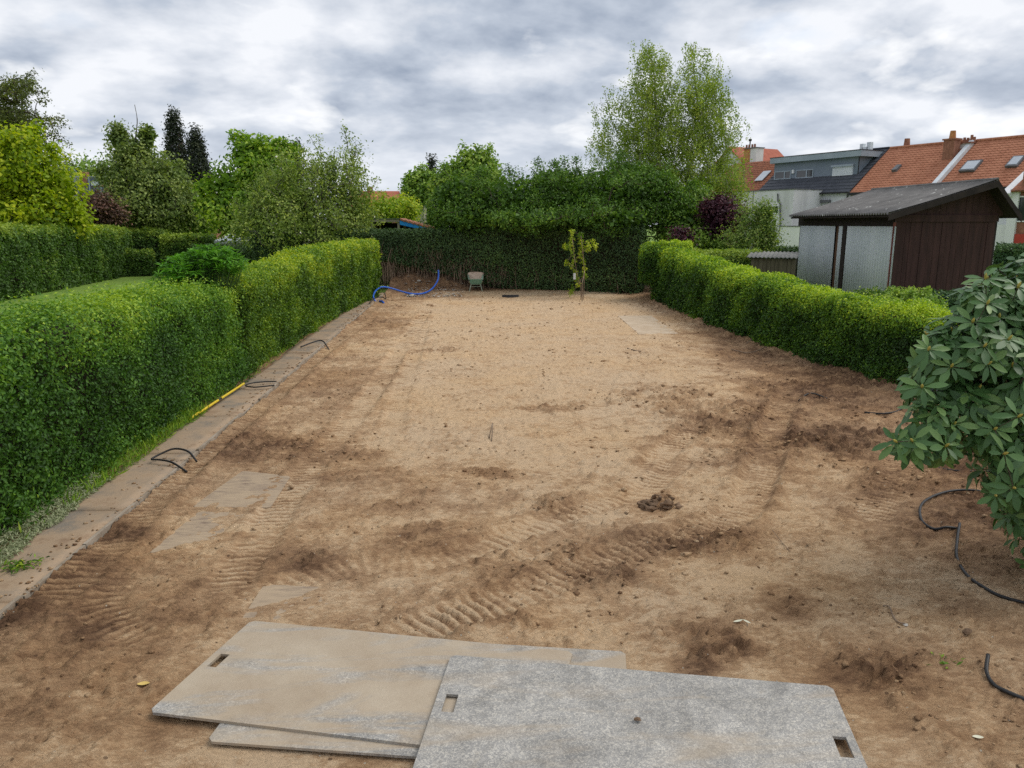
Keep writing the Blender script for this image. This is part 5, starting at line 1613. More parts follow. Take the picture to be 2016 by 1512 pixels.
zbm = AY(1762, 424, Y1)[2]
E1, Rg, E2 = AY(1749, 420, YB), AY(1964, 354, YB), AY(2011, 423, YB)
Yf = YX(1573, 440, xl)[1]
YRf = YX(1553, 427, E1[0])[1]
shed = thing('shed', 'dark brown plank shed with corrugated fibre roof and grey corrugated side wall', 'shed', (xl, Y1, 0))


def roofz(x):
    if x < Rg[0]:
        return E1[2] + (x - E1[0]) / (Rg[0] - E1[0]) * (Rg[2] - E1[2])
    return Rg[2] + (x - Rg[0]) / (E2[0] - Rg[0]) * (E2[2] - Rg[2])


rng = np.random.default_rng(81)
edges = [xl + .03]
while edges[-1] < xr - .12:
    edges.append(edges[-1] + rng.choice([.14, .17, .20, .23]))
edges[-1] = xr
for a, b_ in zip(edges[:-1], edges[1:]):
    dy = rng.uniform(-.008, .008)
    MB().box((a + .004, Y1 + dy, 0.05), (b_ - .004, Y1 + .03 + dy, zw + .02)).build('plank', M['plank'], shed)
edges = list(np.arange(xl - .02, xr + .2, .19))
for a, b_ in zip(edges[:-1], edges[1:]):
    dy = rng.uniform(-.006, .006) + .01
    za, zb2 = roofz(a) - .07, roofz(b_) - .07
    MB().hexa([(a + .003, Y1 + dy, zbm - .02), (b_ - .003, Y1 + dy, zbm - .02), (b_ - .003, Y1 + .03 + dy, zbm - .02), (a + .003, Y1 + .03 + dy, zbm - .02),
               (a + .003, Y1 + dy, za), (b_ - .003, Y1 + dy, zb2), (b_ - .003, Y1 + .03 + dy, zb2), (a + .003, Y1 + .03 + dy, za)]).build('plank', M['plank'], shed)
MB().box((xl - .02, Y1 - .045, zw + .005), (xr + .03, Y1 - .012, zbm + .01)).build('beam', M['plank'], shed)
MB().box((xr - .03, Y1 - .01, 0), (xr + .02, Y1 + .12, zw)).build('corner_post', M['dark_wood'], shed)
MB().box((xl - .05, Y1 - .03, 0.25), (xl + .026, Y1 - .001, zw - .01)).build('corner_board', M['red_wood'], shed)
MB().box((xr - .04, Y1 + .05, 0), (xr, Yf, zw)).build('right_wall', M['dark_wood'], shed)
MB().box((xl + .05, Yf - .05, 0), (xr - .05, Yf, zw)).build('rear_wall', M['dark_wood'], shed)


def corrugated_wall(name, ya, yb, z0, z1, x, m, parent, pitch=.15, amp=.030):
    n = int((yb - ya) / pitch * 6)
    ys = np.linspace(ya, yb, n + 1)
    xs = x + amp * np.sin(2 * pi * ys / pitch)
    V = np.concatenate([np.stack([xs, ys, np.full(n + 1, z0)], 1), np.stack([xs, ys, np.full(n + 1, z1)], 1), np.stack([xs + .006, ys, np.full(n + 1, z0)], 1), np.stack([xs + .006, ys, np.full(n + 1, z1)], 1)])
    i = np.arange(n)
    k = n + 1
    F1 = np.stack([i, i + k, i + k + 1, i + 1], 1)
    F2 = np.stack([i + 2 * k, i + 2 * k + 1, i + 3 * k + 1, i + 3 * k], 1)
    F3 = np.stack([i, i + 1, i + 2 * k + 1, i + 2 * k], 1)
    return npmesh(name, V, np.concatenate([F1, F2, F3]), m, parent)


def yat(px):
    return YX(px, 500, xl)[1]


zs = YX(1762, 446, xl)[2]
ends_ = [(1760, 1664), (1656, 1650), (1640, 1573)]
for a, b_ in ends_:
    yy = yat(a)
    y_end = yat(b_)
    while yy < y_end - .02:
        yn = min(yy + .92, y_end)
        corrugated_wall('wall_sheet', yy, yn - .004, .1, zs, xl - .02 + rng.uniform(-.004, .004), M['wall_sheet'], shed)
        yy = yn
MB().box((xl - .03, yat(1663.5), 0), (xl + .06, yat(1656.5), zs)).build('door_post', M['dark_wood'], shed)
MB().box((xl + .04, yat(1649.5), 0), (xl + .10, yat(1640.5), zs)).build('door_post', M['brown_wood'], shed)
MB().box((xl - .025, Y1 + .01, zs + .005), (xl + .02, Yf, roofz(xl) - .05)).build('eave_board', M['dark_wood'], shed)
MB().box((xl + .12, Y1 + .1, 0), (xl + .16, Yf - .1, zs)).build('inner_wall', M['dark_wood'], shed)


def corr_slope(name, p0, p1, y0, y1, m, parent, pitch=.15, amp=.032, th=.014):
    """sheet between two lines along Y; p0,p1 = (x,z)"""
    n = int((y1 - y0) / pitch * 8)
    ys = np.linspace(y0, y1, n + 1)
    w_ = amp * np.sin(2 * pi * ys / pitch)
    rows = []
    mseg = 4
    for dz in (0, -th):
        for j in range(mseg + 1):
            t = j / mseg
            sag = -.03 * sin(pi * t)
            rows.append(np.stack([np.full(n + 1, p0[0] + (p1[0] - p0[0]) * t), ys, p0[1] + (p1[1] - p0[1]) * t + w_ + dz + sag], 1))
    V = np.concatenate(rows)
    k = n + 1
    i = np.arange(n)
    Fs = []
    for j in range(mseg):
        Fs.append(np.stack([i + j * k, i + (j + 1) * k, i + (j + 1) * k + 1, i + j * k + 1], 1))
        o_ = (mseg + 1) * k
        Fs.append(np.stack([o_ + i + j * k, o_ + i + j * k + 1, o_ + i + (j + 1) * k + 1, o_ + i + (j + 1) * k], 1))
    o_ = (mseg + 1) * k
    for j in (0, mseg):
        Fs.append(np.stack([i + j * k, i + j * k + 1, o_ + i + j * k + 1, o_ + i + j * k], 1))
    return npmesh(name, V, np.concatenate(Fs), m, parent)


corr_slope('roof_sheet', (E1[0], E1[2]), (Rg[0], Rg[2]), YB - .02, YRf, M['fibre_roof'], shed)
corr_slope('roof_sheet', (Rg[0], Rg[2]), (E2[0], E2[2]), YB - .02, YRf, M['fibre_roof'], shed)
for a, b_ in ((E1, Rg), (Rg, E2)):
    MB().hexa([(a[0], YB - .05, a[2] - .20), (b_[0], YB - .05, b_[2] - .20), (b_[0], YB - .021, b_[2] - .20), (a[0], YB - .021, a[2] - .20),
               (a[0], YB - .05, a[2] - .03), (b_[0], YB - .05, b_[2] - .03), (b_[0], YB - .021, b_[2] - .03), (a[0], YB - .021, a[2] - .03)]).build('barge_board', M['dark_wood'], shed)
MB().quad_slab([(E1[0] + .05, YB, E1[2] - .06), (Rg[0], YB, Rg[2] - .06), (Rg[0], YRf - .05, Rg[2] - .06), (E1[0] + .05, YRf - .05, E1[2] - .06)], .05).build('roof_boarding', M['dark_wood'], shed)
MB().quad_slab([(Rg[0], YB, Rg[2] - .06), (E2[0] - .03, YB, E2[2] - .06), (E2[0] - .03, YRf - .05, E2[2] - .06), (Rg[0], YRf - .05, Rg[2] - .06)], .05).build('roof_boarding', M['dark_wood'], shed)
MB().tube([(Rg[0], YB, Rg[2] + .02), (Rg[0], YRf, Rg[2] + .02)], .05, 8).build('ridge_cap', M['fibre_roof'], shed)

# hutch
h0, h1 = AY(1479, 505, 25.2), AY(1567, 508, 24.6)
hut = thing('hutch', 'low timber hutch with pale corrugated roof edge left of the shed', 'hutch', (h0[0], h0[1], 0))
M['hutch_wood'] = simple('hutch_wood', (0.075, 0.068, 0.04), (0.15, 0.135, 0.085), scale=3, rough=0.9, stretch=(4, 4, .5), bump=.3)
FHt = Frame(h0, 0)
e_ = (h1 - h0)
ln_ = float(np.hypot(e_[0], e_[1]))
FHt.u = np.array([e_[0], e_[1], 0]) / ln_
FHt.n = np.array([-FHt.u[1], FHt.u[0], 0])
for k in range(11):
    MB().fbox(FHt, ln_ * k / 11 + .004, ln_ * (k + 1) / 11 - .004, (k % 2) * .008, .03, 0, h0[2] - .06).build('plank', M['hutch_wood'], hut)
MB().fbox(FHt, 0.02, ln_ - .02, .04, 1.3, 0, h0[2] - .10).build('body', M['hutch_wood'], hut)
n = 110
us = np.linspace(-.14, ln_ + .05, n + 1)
wv = .016 * np.sin(2 * pi * us / .13)
V = []
for nn, zc in ((-.14, h0[2] - .01), (1.4, h0[2] + .12), (-.14, h0[2] - .03), (1.4, h0[2] + .10)):
    V.append(np.array([FHt.P(u_, nn, zc + w_) for u_, w_ in zip(us, wv)]))
k = n + 1
i = np.arange(n)
npmesh('roof_sheet', np.concatenate(V), np.concatenate([np.stack([i, i + 1, i + k + 1, i + k], 1), np.stack([i + 2 * k, i + 3 * k, i + 3 * k + 1, i + 2 * k + 1], 1), np.stack([i, i + 2 * k, i + 2 * k + 1, i + 1], 1)]), simple('pale_sheet', (.14, .14, .13), (.26, .26, .24), rough=.8), hut)

# ------------------------------------------------------------------ ground mats and boards
def platefn(dust):
    def fn(t):
        tcn = t.n('ShaderNodeTexCoord')
        ob = tcn.outputs['Object']
        a = t.n('ShaderNodeTexNoise', {'Vector': ob, 'Scale': 50.0, 'Detail': 5.0, 'Roughness': 0.6, 'Distortion': 1.8})
        b = t.n('ShaderNodeTexNoise', {'Vector': ob, 'Scale': 2.0, 'Detail': 7.0, 'Roughness': 0.6})
        c = t.n('ShaderNodeTexNoise', {'Vector': ob, 'Scale': 150.0, 'Detail': 3.0, 'Roughness': 0.7})
        base = t.ramp(a.outputs[0], [(0.30, (0.15, 0.152, 0.16)), (0.46, (0.225, 0.228, 0.238)), (0.55, (0.32, 0.318, 0.318)), (0.60, (0.54, 0.52, 0.48)), (0.66, (0.31, 0.305, 0.30))])
        sp = t.ramp(c.outputs[0], [(0.33, 0.55), (0.42, 1.0), (0.62, 1.0), (0.72, 1.5)])
        base = t.mix(1.0, base, sp, 'MULTIPLY')
        lg = t.n('ShaderNodeTexNoise', {'Vector': ob, 'Scale': 3.2, 'Detail': 9.0, 'Roughness': 0.7, 'Distortion': 1.0})
        base = t.mix(0.22, base, (0.37, 0.36, 0.34))
        base = t.mix(1.0, base, (1.06, 1.02, 0.94), 'MULTIPLY')
        base = t.mix(1.0, base, t.ramp(lg.outputs[0], [(0.35, 0.72), (0.5, 1.0), (0.65, 1.25)]), 'MULTIPLY')
        scn = t.n('ShaderNodeTexNoise', {'Vector': t.n('ShaderNodeMapping', {'Vector': ob, 'Scale': (0.6, 9.0, 1.0), 'Rotation': (0, 0, .16)}).outputs[0], 'Scale': 4.0, 'Detail': 4.0, 'Roughness': 0.5})
        base = t.mix(t.math('MULTIPLY', t.ramp(scn.outputs[0], [(.675, 0.), (.69, 1.), (.70, 0.)]), .6), base, (.10, .10, .10))
        mps = t.n('ShaderNodeMapping', {'Vector': ob, 'Scale': (0.5, 2.2, 1.0), 'Rotation': (0, 0, -.2)})
        d = t.n('ShaderNodeTexNoise', {'Vector': mps.outputs[0], 'Scale': 1.6, 'Detail': 8.0, 'Roughness': 0.6, 'Distortion': .6})
        lo, hi, mx = dust
        dm = t.ramp(d.outputs[0], [(lo, 0.0), (hi, mx)])
        dcol = t.ramp(b.outputs[0], [(0.35, (0.36, 0.275, 0.185)), (0.65, (0.44, 0.36, 0.26))])
        tb = t.n('ShaderNodeTexNoise', {'Vector': ob, 'Scale': 5.0, 'Detail': 6.0, 'Roughness': .7})
        base = t.mix(t.math('MULTIPLY', t.ramp(tb.outputs[0], [(.58, 0.), (.72, 1.)]), .45), base, (0.36, 0.30, 0.22))
        col = t.mix(dm, base, dcol)
        p = t.n('ShaderNodeBsdfPrincipled', {'Base Color': col, 'Roughness': t.math('ADD', 0.5, t.math('MULTIPLY', dm, 0.4)), 'Specular IOR Level': 0.35})
        bp = t.n('ShaderNodeBump', {'Height': a.outputs[0], 'Strength': 0.35, 'Distance': 0.01})
        t.t.links.new(bp.outputs[0], p.inputs['Normal'])
        t.n('ShaderNodeOutputMaterial', {0: p.outputs[0]})
    return fn


M['plate_grey'] = mat('plate_grey', platefn((0.50, 0.72, 0.75)))
M['plate_dusty'] = mat('plate_dusty', platefn((0.36, 0.50, 0.88)))


def earthplate(t):
    tcn = t.n('ShaderNodeTexCoord')
    ob = tcn.outputs['Object']
    mps = t.n('ShaderNodeMapping', {'Vector': ob, 'Scale': (1.0, 5.0, 1.0)})
    a = t.n('ShaderNodeTexNoise', {'Vector': mps.outputs[0], 'Scale': 5.0, 'Detail': 9.0, 'Roughness': 0.65, 'Distortion': .5})
    b = t.n('ShaderNodeTexNoise', {'Vector': ob, 'Scale': 1.8, 'Detail': 7.0, 'Roughness': 0.6})
    f = t.math('ADD', t.math('MULTIPLY', a.outputs[0], .6), t.math('MULTIPLY', b.outputs[0], .4))
    col = t.ramp(f, [(0.32, (0.15, 0.10, 0.075)), (0.42, (0.27, 0.205, 0.15)), (0.5, (0.36, 0.275, 0.19)), (0.62, (0.42, 0.32, 0.215))])
    p = t.n('ShaderNodeBsdfPrincipled', {'Base Color': col, 'Roughness': .9, 'Specular IOR Level': 0.15})
    bp = t.n('ShaderNodeBump', {'Height': a.outputs[0], 'Strength': 0.6, 'Distance': 0.02})
    t.t.links.new(bp.outputs[0], p.inputs['Normal'])
    t.n('ShaderNodeOutputMaterial', {0: p.outputs[0]})


M['plate_earth'] = mat('plate_earth', earthplate)


def plate(name, label, A, B, C, D, th, m, holes=(), group=None):
    """A near-left, B far-left, C far-right, D near-right (3-D corners of the top face)"""
    A, B, C, D = [np.array(p, float) for p in (A, B, C, D)]
    L = np.linalg.norm(C - B)
    W = np.linalg.norm(B - A)
    us = {0.0, 1.0, .03 / L, 1 - .03 / L} | {x for h in holes for x in h[:2]} | set(np.linspace(0, 1, 9))
    vs_ = {0.0, 1.0, .03 / W, 1 - .03 / W} | {x for h in holes for x in h[2:]} | set(np.linspace(0, 1, 5))
    us, vs_ = sorted(us), sorted(vs_)

    def pt(u, v_):
        p = A * (1 - u) * (1 - v_) + B * (1 - u) * v_ + C * u * v_ + D * u * (1 - v_)
        # slight warp
        return p + np.array([0, 0, .006 * sin(3.1 * u + 1.3) * sin(2.2 * v_ + .5)])
    nu, nv = len(us), len(vs_)
    V = [pt(u, v_) for u in us for v_ in vs_]
    V += [p - np.array([0, 0, th]) for p in V]
    off = nu * nv
    I = lambda i, j: i * nv + j
    cells = {(i, j) for i in range(nu - 1) for j in range(nv - 1) if not any(us[i] >= h[0] - 1e-6 and us[i + 1] <= h[1] + 1e-6 and vs_[j] >= h[2] - 1e-6 and vs_[j + 1] <= h[3] + 1e-6 for h in holes)}
    corner = {(0, 0): 0, (nu - 2, 0): 1, (nu - 2, nv - 2): 2, (0, nv - 2): 3}
    Fs, E_ = [], []
    for (i, j) in cells:
        q = [I(i, j), I(i + 1, j), I(i + 1, j + 1), I(i, j + 1)]
        if (i, j) in corner:
            q.pop(corner[(i, j)])
        Fs.append(tuple(q))
        Fs.append(tuple(x + off for x in q[::-1]))
        for a, b_ in zip(q, q[1:] + q[:1]):
            E_.append((a, b_))
    es = set(E_)
    for a, b_ in E_:
        if (b_, a) not in es:
            Fs.append((b_, a, a + off, b_ + off))
    b2 = MB()
    b2.add(V, Fs)
    o = b2.build(name, m, None, origin=tuple((A + C) / 2))
    tag(o, label, 'ground board', group)
    return o


def uvhole(A, B, D, pts, z, pad=0):
    A, B, D = [np.array(p[:2], float) for p in (A, B, D)]
    Mx = np.linalg.inv(np.stack([D - A, B - A], 1))
    q = np.array([Mx @ (G(*p, z)[:2] - A) for p in pts])
    return q


grp = 'plastic ground protection boards at the front'
# lower board
A = G(407, 1460, .02)
d = G(822, 1490, .02) - A
d[2] = 0
u_ = d / np.linalg.norm(d)
v_ = np.array([-u_[1], u_[0], 0])
plate('ground_board', 'dusty board lying lowest, its corner showing below the left board', A, A + v_ * 1.2, A + v_ * 1.2 + u_ * 2.4, A + u_ * 2.4, .016, M['plate_dusty'], (), grp)
A, B, C = G(292, 1402, .040), G(495, 1222, .040), G(1128, 1282, .040)
D = A + C - B
q = uvhole(A, B, D, [(404, 1313), (432, 1288), (455, 1291), (428, 1313)], .04)
hL_ = (.035, .085, .56, .72)
hL_ = (float(q[:, 0].min() + .005), float(q[:, 0].max() - .005), float(q[:, 1].min()), float(q[:, 1].max()))
plate('ground_board', 'tan dust-covered board on the left with one handle slot', A, B, C, D, .018, M['plate_dusty'], (hL_,), grp)
B, C = G(888, 1290, .060), G(1638, 1350, .052)
dv = G(813, 1512, .060) - B
A = B + dv / np.linalg.norm(dv) * 1.2
D = A + C - B
dv2 = G(1710, 1512, .05) - C
D = C + dv2 / np.linalg.norm(dv2) * 1.2
q1 = uvhole(A, B, D, [(865, 1402), (876, 1367), (905, 1371), (893, 1404)], .06)
q2 = uvhole(A, B, D, [(1628, 1446), (1660, 1448), (1680, 1489), (1645, 1486)], .055)
hs_ = [(float(q[:, 0].min() + .004), float(q[:, 0].max() - .004), float(q[:, 1].min()), float(q[:, 1].max())) for q in (q1, q2)]
plate('ground_board', 'large speckled grey board lying on top at the bottom centre', A, B, C, D, .018, M['plate_grey'], hs_, grp)
# boards sunk in the soil
M['plate_pale'] = simple('plate_pale', (0.42, 0.315, 0.21), (0.56, 0.45, 0.33), scale=2.2, rough=.9, bump=.4, detail=9)
labs = ['earth-stained board sunk in the soil, farther of the pair by the left wheel track', 'earth-stained board sunk in the soil, nearer of the pair by the left wheel track',
        'soil-covered board edge just behind the left front board', 'pale board lying flat on the soil before the right hedge']
for q, lb, m_ in zip(SUNK, labs, ('plate_earth', 'plate_earth', 'plate_earth', 'plate_pale')):
    B, C, D, A = [np.array([p[0], p[1], 0.0]) for p in q]
    for p in (A, B, C, D):
        p[2] = .006 if 'pair' in lb else -.004
    if lb.startswith('pale'):
        for p in (A, B, C, D):
            p[2] = .008
    plate('ground_board', lb, A, B, C, D, .014, M[m_], (), 'boards pressed into the soil')

# ------------------------------------------------------------------ wheelbarrow
wb0 = G(937, 579)
wb = thing('wheelbarrow', 'old green wheelbarrow with rusty beige tray standing by the rear hedge', 'wheelbarrow', (wb0[0], wb0[1], hz(wb0[0], min(wb0[1], 34.5))))
o3 = np.array([wb0[0], wb0[1], hz(wb0[0], min(wb0[1], 34.5))])
ORG[wb.name] = o3
wg = simple('barrow_green', (0.16, 0.36, 0.25), (0.28, 0.48, 0.36), scale=8, rough=0.6)
wr = simple('barrow_rust', (0.50, 0.36, 0.27), (0.66, 0.50, 0.40), scale=10, rough=0.9)
wf = simple('barrow_frame', (0.28, 0.34, 0.26), (0.42, 0.46, 0.36), scale=10, rough=0.6)
rub = simple('rubber', (0.012, 0.012, 0.012), (0.03, 0.03, 0.03), rough=0.8)
W3 = lambda x, y, z: tuple(o3 + np.array([x, y, z]))
bt_ = [W3(-.20, .22, .30), W3(.20, .22, .30), W3(.18, .78, .30), W3(-.18, .78, .30)]
tp_ = [W3(-.30, .05, .53), W3(.30, .05, .53), W3(.32, 1.02, .64), W3(-.32, 1.02, .64)]
MB().quad_slab([bt_[0], bt_[1], tp_[1], tp_[0]], -.012).build('tray_back', wg, wb)
arc = [W3(.32 * cos(a), 1.02 + .02 * sin(a), .64 + .14 * sin(a)) for a in np.linspace(0, pi, 9)]
fb = MB()
pf = [bt_[3], bt_[2]] + [W3(.32, 1.02, .62)] + [W3(.33 * min(1, 1.25 * cos(a)) if cos(a) > 0 else .33 * max(-1, 1.25 * cos(a)), 1.03, .64 + .135 * sin(a) ** .6) for a in np.linspace(.15, pi - .15, 9)] + [W3(-.32, 1.02, .62)]
nn_ = len(pf)
fb.add(pf + [tuple(np.array(p) + [0, .02, 0]) for p in pf], [tuple(range(nn_)), tuple(range(2 * nn_ - 1, nn_ - 1, -1))] + [(i, i + nn_, (i + 1) % nn_ + nn_, (i + 1) % nn_) for i in range(nn_)])
fb.build('tray_front', wr, wb)
MB().quad_slab([bt_[0], tp_[0], W3(-.32, 1.02, .66), bt_[3]], .012).build('tray_side', wg, wb)
MB().quad_slab([bt_[1], bt_[2], W3(.32, 1.02, .66), tp_[1]], .012).build('tray_side', wg, wb)
MB().quad_slab(bt_, .012).build('tray_floor', wr, wb)
MB().tube([tp_[0], tp_[1], W3(.33, 1.03, .66)], .014, 6).tube([tp_[0], W3(-.33, 1.03, .66)], .014, 6).build('rim', wf, wb)
for s in (-1, 1):
    MB().tube([W3(s * .29, -.42, .52), W3(s * .25, .1, .36), W3(s * .18, .5, .27), W3(s * .06, 1.22, .19)], .018, 6).build('handle_bar', wf, wb)
    MB().tube([W3(s * .293, -.48, .53), W3(s * .285, -.34, .50)], .027, 8).build('grip', rub, wb)
    MB().tube([W3(s * .21, .42, .28), W3(s * .27, .12, .0), W3(s * .27, .02, 0.0)], .017, 6).tube([W3(s * .19, .12, .33), W3(s * .27, .10, .0)], .015, 6).build('leg', wf, wb)
ring = [W3(0, 1.2 + .155 * cos(a), .19 + .155 * sin(a)) for a in np.linspace(0, 2 * pi, 17)]
whl = MB().tube(ring, .045, 8).build('wheel', rub, wb)
MB().tube([W3(-.07, 1.2, .19), W3(.07, 1.2, .19)], .03, 8).build('hub', wf, whl)
MB().tube([W3(-.2, .3, .2), W3(.2, .3, .2)], .014, 6).build('cross_bar', wf, wb)

# ------------------------------------------------------------------ hoses, pole, pieces on the ground
M['blue_hose'] = simple('blue_hose', (0.03, 0.12, 0.55), (0.045, 0.17, 0.68), scale=6, rough=0.4)
M['black_hose'] = simple('black_hose', (0.012, 0.012, 0.013), (0.035, 0.034, 0.034), scale=6, rough=0.5)
M['yellow'] = simple('yellow', (0.62, 0.44, 0.02), (0.72, 0.52, 0.03), scale=6, rough=0.45)


def strip(name, label, cat, pts, r, m, n=6, group=None, sub=8):
    p = spline(pts, sub)
    o = MB().tube(p, r, n).build(name, m, None, smooth=True, origin=tuple(p[len(p) // 2]))
    return tag(o, label, cat, group)


bh = [(863, 532, 33.0), (863.5, 543, 32.9), (861, 554, 32.7), (853, 566, 32.3), (843, 574, 31.9), (828, 578.5, 31.5), (808, 578, 31.4), (788, 573, 31.4), (768, 567, 31.3), (752, 565, 31.0), (741, 571, 30.4), (735, 582, 29.6), (737, 590, 29.3), (741, 597, 29.2)]
strip('blue_pipe', 'long blue pipe curving from the soil up to the rear hedge stems', 'pipe', [AY(a, b_, c) for a, b_, c in bh], .034, M['blue_hose'], 8)
strip('blue_pipe', 'short blue pipe end poking out of the soil by the left hedge', 'pipe', [AY(748, 593, 28.9), AY(753, 594, 28.7), AY(757, 601, 28.4)], .040, M['blue_hose'], 8)


def gh_(a, b_, dz=.0):
    p = G(a, b_)
    return np.array([p[0], p[1], (hz(p[0], p[1]) if p[0] > -3.5 else .06) + dz])


strip('black_cable', 'looped black cable lying over the near part of the path', 'cable', [gh_(368, 931, .01), gh_(340, 923, .02), gh_(315, 919, .03), gh_(300, 918, .03), gh_(318, 912, .06), gh_(345, 908, .10), gh_(372, 910, .08), gh_(388, 914, .01)], .0125, M['black_hose'])
strip('black_cable', 'black cable loop beside the far tip of the yellow pole', 'cable', [gh_(545, 758, .01), gh_(520, 760, .02), gh_(495, 763, .02), gh_(484, 769, .03), gh_(500, 772, .03), gh_(525, 770, .03), gh_(540, 766, .01)], .0125, M['black_hose'])
strip('black_cable', 'thin dark cable bent over the path farther along the left hedge', 'cable', [gh_(592, 690, .02), gh_(615, 686, .08), gh_(635, 684, .10), gh_(648, 690, .02)], .016, M['black_hose'])
strip('black_cable', 'thin dark cable on the soil near the blue pipe', 'cable', [gh_(727, 602, .03), gh_(738, 597, .12), gh_(752, 594, .16), gh_(760, 600, .2), gh_(758, 590, .25)], .018, M['black_hose'])
strip('black_pipe', 'black pipe loop on the soil beneath the rhododendron', 'pipe', [gh_(1962, 977, .02), gh_(1915, 973, .02), gh_(1870, 974, .025), gh_(1832, 988, .03), gh_(1811, 1010, .03), gh_(1814, 1032, .02), gh_(1838, 1046, .015), gh_(1862, 1050, .015), gh_(1885, 1046, .02)], .0135, M['black_hose'])
strip('black_pipe', 'black pipe snaking over the soil to the right edge', 'pipe', [gh_(1888, 1042, .05), gh_(1883, 1075, .03), gh_(1884, 1100, .02), gh_(1903, 1135, .015), gh_(1940, 1165, .012), gh_(1980, 1183, .012), gh_(2060, 1200, .015)], .0130, M['black_hose'])
strip('black_pipe', 'black pipe end curving in at the bottom right corner', 'pipe', [gh_(1942, 1312, .06), gh_(1941, 1332, .03), gh_(1956, 1352, .02), gh_(1985, 1372, .015), gh_(2050, 1395, .015)], .0130, M['black_hose'])
strip('black_pipe', 'thin black pipe between the right hedge foot and the rhododendron', 'pipe', [gh_(1702, 812, .02), gh_(1740, 818, .02), gh_(1772, 812, .03), gh_(1796, 800, .10), gh_(1808, 785, .2)], .0135, M['black_hose'])
strip('black_pipe', 'straight thin cable on the dark soil behind the pipe loop', 'cable', [gh_(1830, 922, .02), gh_(1880, 928, .02), gh_(1950, 934, .02)], .009, M['black_hose'])
strip('black_pipe', 'short black cable on the loose soil by the right hedge', 'cable', [gh_(1572, 790, .01), gh_(1595, 784, .04), gh_(1632, 787, .01)], .012, M['black_hose'])
p0_, p1_ = gh_(376, 835, .03), gh_(481, 767, .05)
yp = MB().tube([p0_, p0_ + (p1_ - p0_) * .47], .019, 8).build('yellow_pole', M['yellow'], None, origin=tuple(p0_))
tag(yp, 'yellow pole lying along the path at the foot of the hedge', 'pole')
MB().tube([p0_ + (p1_ - p0_) * .53, p1_], .019, 8).build('far_section', M['yellow'], yp)
MB().tube([p0_ + (p1_ - p0_) * .465, p0_ + (p1_ - p0_) * .535], .012, 8).build('joint', M['black_hose'], yp)
b0_ = gh_(1005, 586)
o = MB().box((b0_[0] - .33, b0_[1] - .06, b0_[2] - .02), (b0_[0] + .33, b0_[1] + .06, b0_[2] + .11)).box((b0_[0] - .31, b0_[1] - .062, b0_[2] + .02), (b0_[0] + .31, b0_[1] - .0605, b0_[2] + .06)).build('beam', simple('dark_beam', (.03, .03, .034), (.07, .07, .075), scale=5, rough=.8), None, origin=tuple(b0_))
tag(o, 'short dark grey beam lying on the soil right of the wheelbarrow', 'beam')
M['rubble'] = simple('rubble', (0.42, 0.38, 0.32), (0.62, 0.58, 0.52), scale=20, rough=0.9, bump=.4)


def rock(c, r, rng, flat=.6):
    ph = (1 + sqrt(5)) / 2
    v0 = np.array([(-1, ph, 0), (1, ph, 0), (-1, -ph, 0), (1, -ph, 0), (0, -1, ph), (0, 1, ph), (0, -1, -ph), (0, 1, -ph), (ph, 0, -1), (ph, 0, 1), (-ph, 0, -1), (-ph, 0, 1)]) / 1.9
    v0 = v0 * (1 + .25 * rng.normal(size=(12, 1))) * np.array([1 + .3 * rng.random(), 1, flat])
    a = rng.random() * 6.3
    Rz = np.array([[cos(a), -sin(a), 0], [sin(a), cos(a), 0], [0, 0, 1]])
    return (v0 * r) @ Rz.T + np.array(c)


ICO = [(0, 11, 5), (0, 5, 1), (0, 1, 7), (0, 7, 10), (0, 10, 11), (1, 5, 9), (5, 11, 4), (11, 10, 2), (10, 7, 6), (7, 1, 8), (3, 9, 4), (3, 4, 2), (3, 2, 6), (3, 6, 8), (3, 8, 9), (4, 9, 5), (2, 4, 11), (6, 2, 10), (8, 6, 7), (9, 8, 1)]
rng = np.random.default_rng(91)
for (a, b_, r, lb, m_) in ((696, 604, .15, 'white rubble block by the path at the foot of the left hedge', 'rubble'), (826, 573, .09, 'white stone beside the blue pipe', 'rubble'), (884, 572, .08, 'small pale stone below the bare stems', 'rubble'), (811, 584, .11, 'flat white stone in front of the blue pipe', 'rubble'),
                           (1253, 1438, .022, 'small brown clod lying on the speckled grey board', 'clod'), (1783, 1231, .016, 'little white stone at the end of the curled twig', 'rubble'), (1905, 1250, .03, 'rounded soil lump right of the curled twig', 'clod')):
    if m_ == 'clod' and 'clod' not in M:
        M['clod'] = simple('clod', (0.10, 0.062, 0.036), (0.24, 0.155, 0.095), scale=6, rough=0.95, bump=0.8, bscale=30)
    p = gh_(a, b_)
    if 'board' in lb:
        p[2] = .07
    b2 = MB()
    b2.add(rock(p + np.array([0, 0, r * .25]), r, rng, .5), ICO)
    o = b2.build('stone' if m_ == 'rubble' else 'clod', M[m_], None, origin=tuple(p))
    tag(o, lb, 'stone' if m_ == 'rubble' else 'clod')
# heap of big clods
hp = G(1290, 1000)
heap = thing('clod_heap', 'heap of big dark clods thrown up beside the centre wheel rut', 'clod heap', (hp[0], hp[1], hz(hp[0], hp[1])))
for i in range(34):
    x = hp[0] + rng.normal() * .11
    yy = hp[1] + rng.normal() * .09
    r = rng.uniform(.02, .05)
    b2 = MB()
    b2.add(rock((x, yy, hz(x, yy) + rng.uniform(0, .035) * (1 if abs(x - hp[0]) < .12 else .2)), r, rng, .7), ICO)
    b2.build('clod', M['clod'], heap)
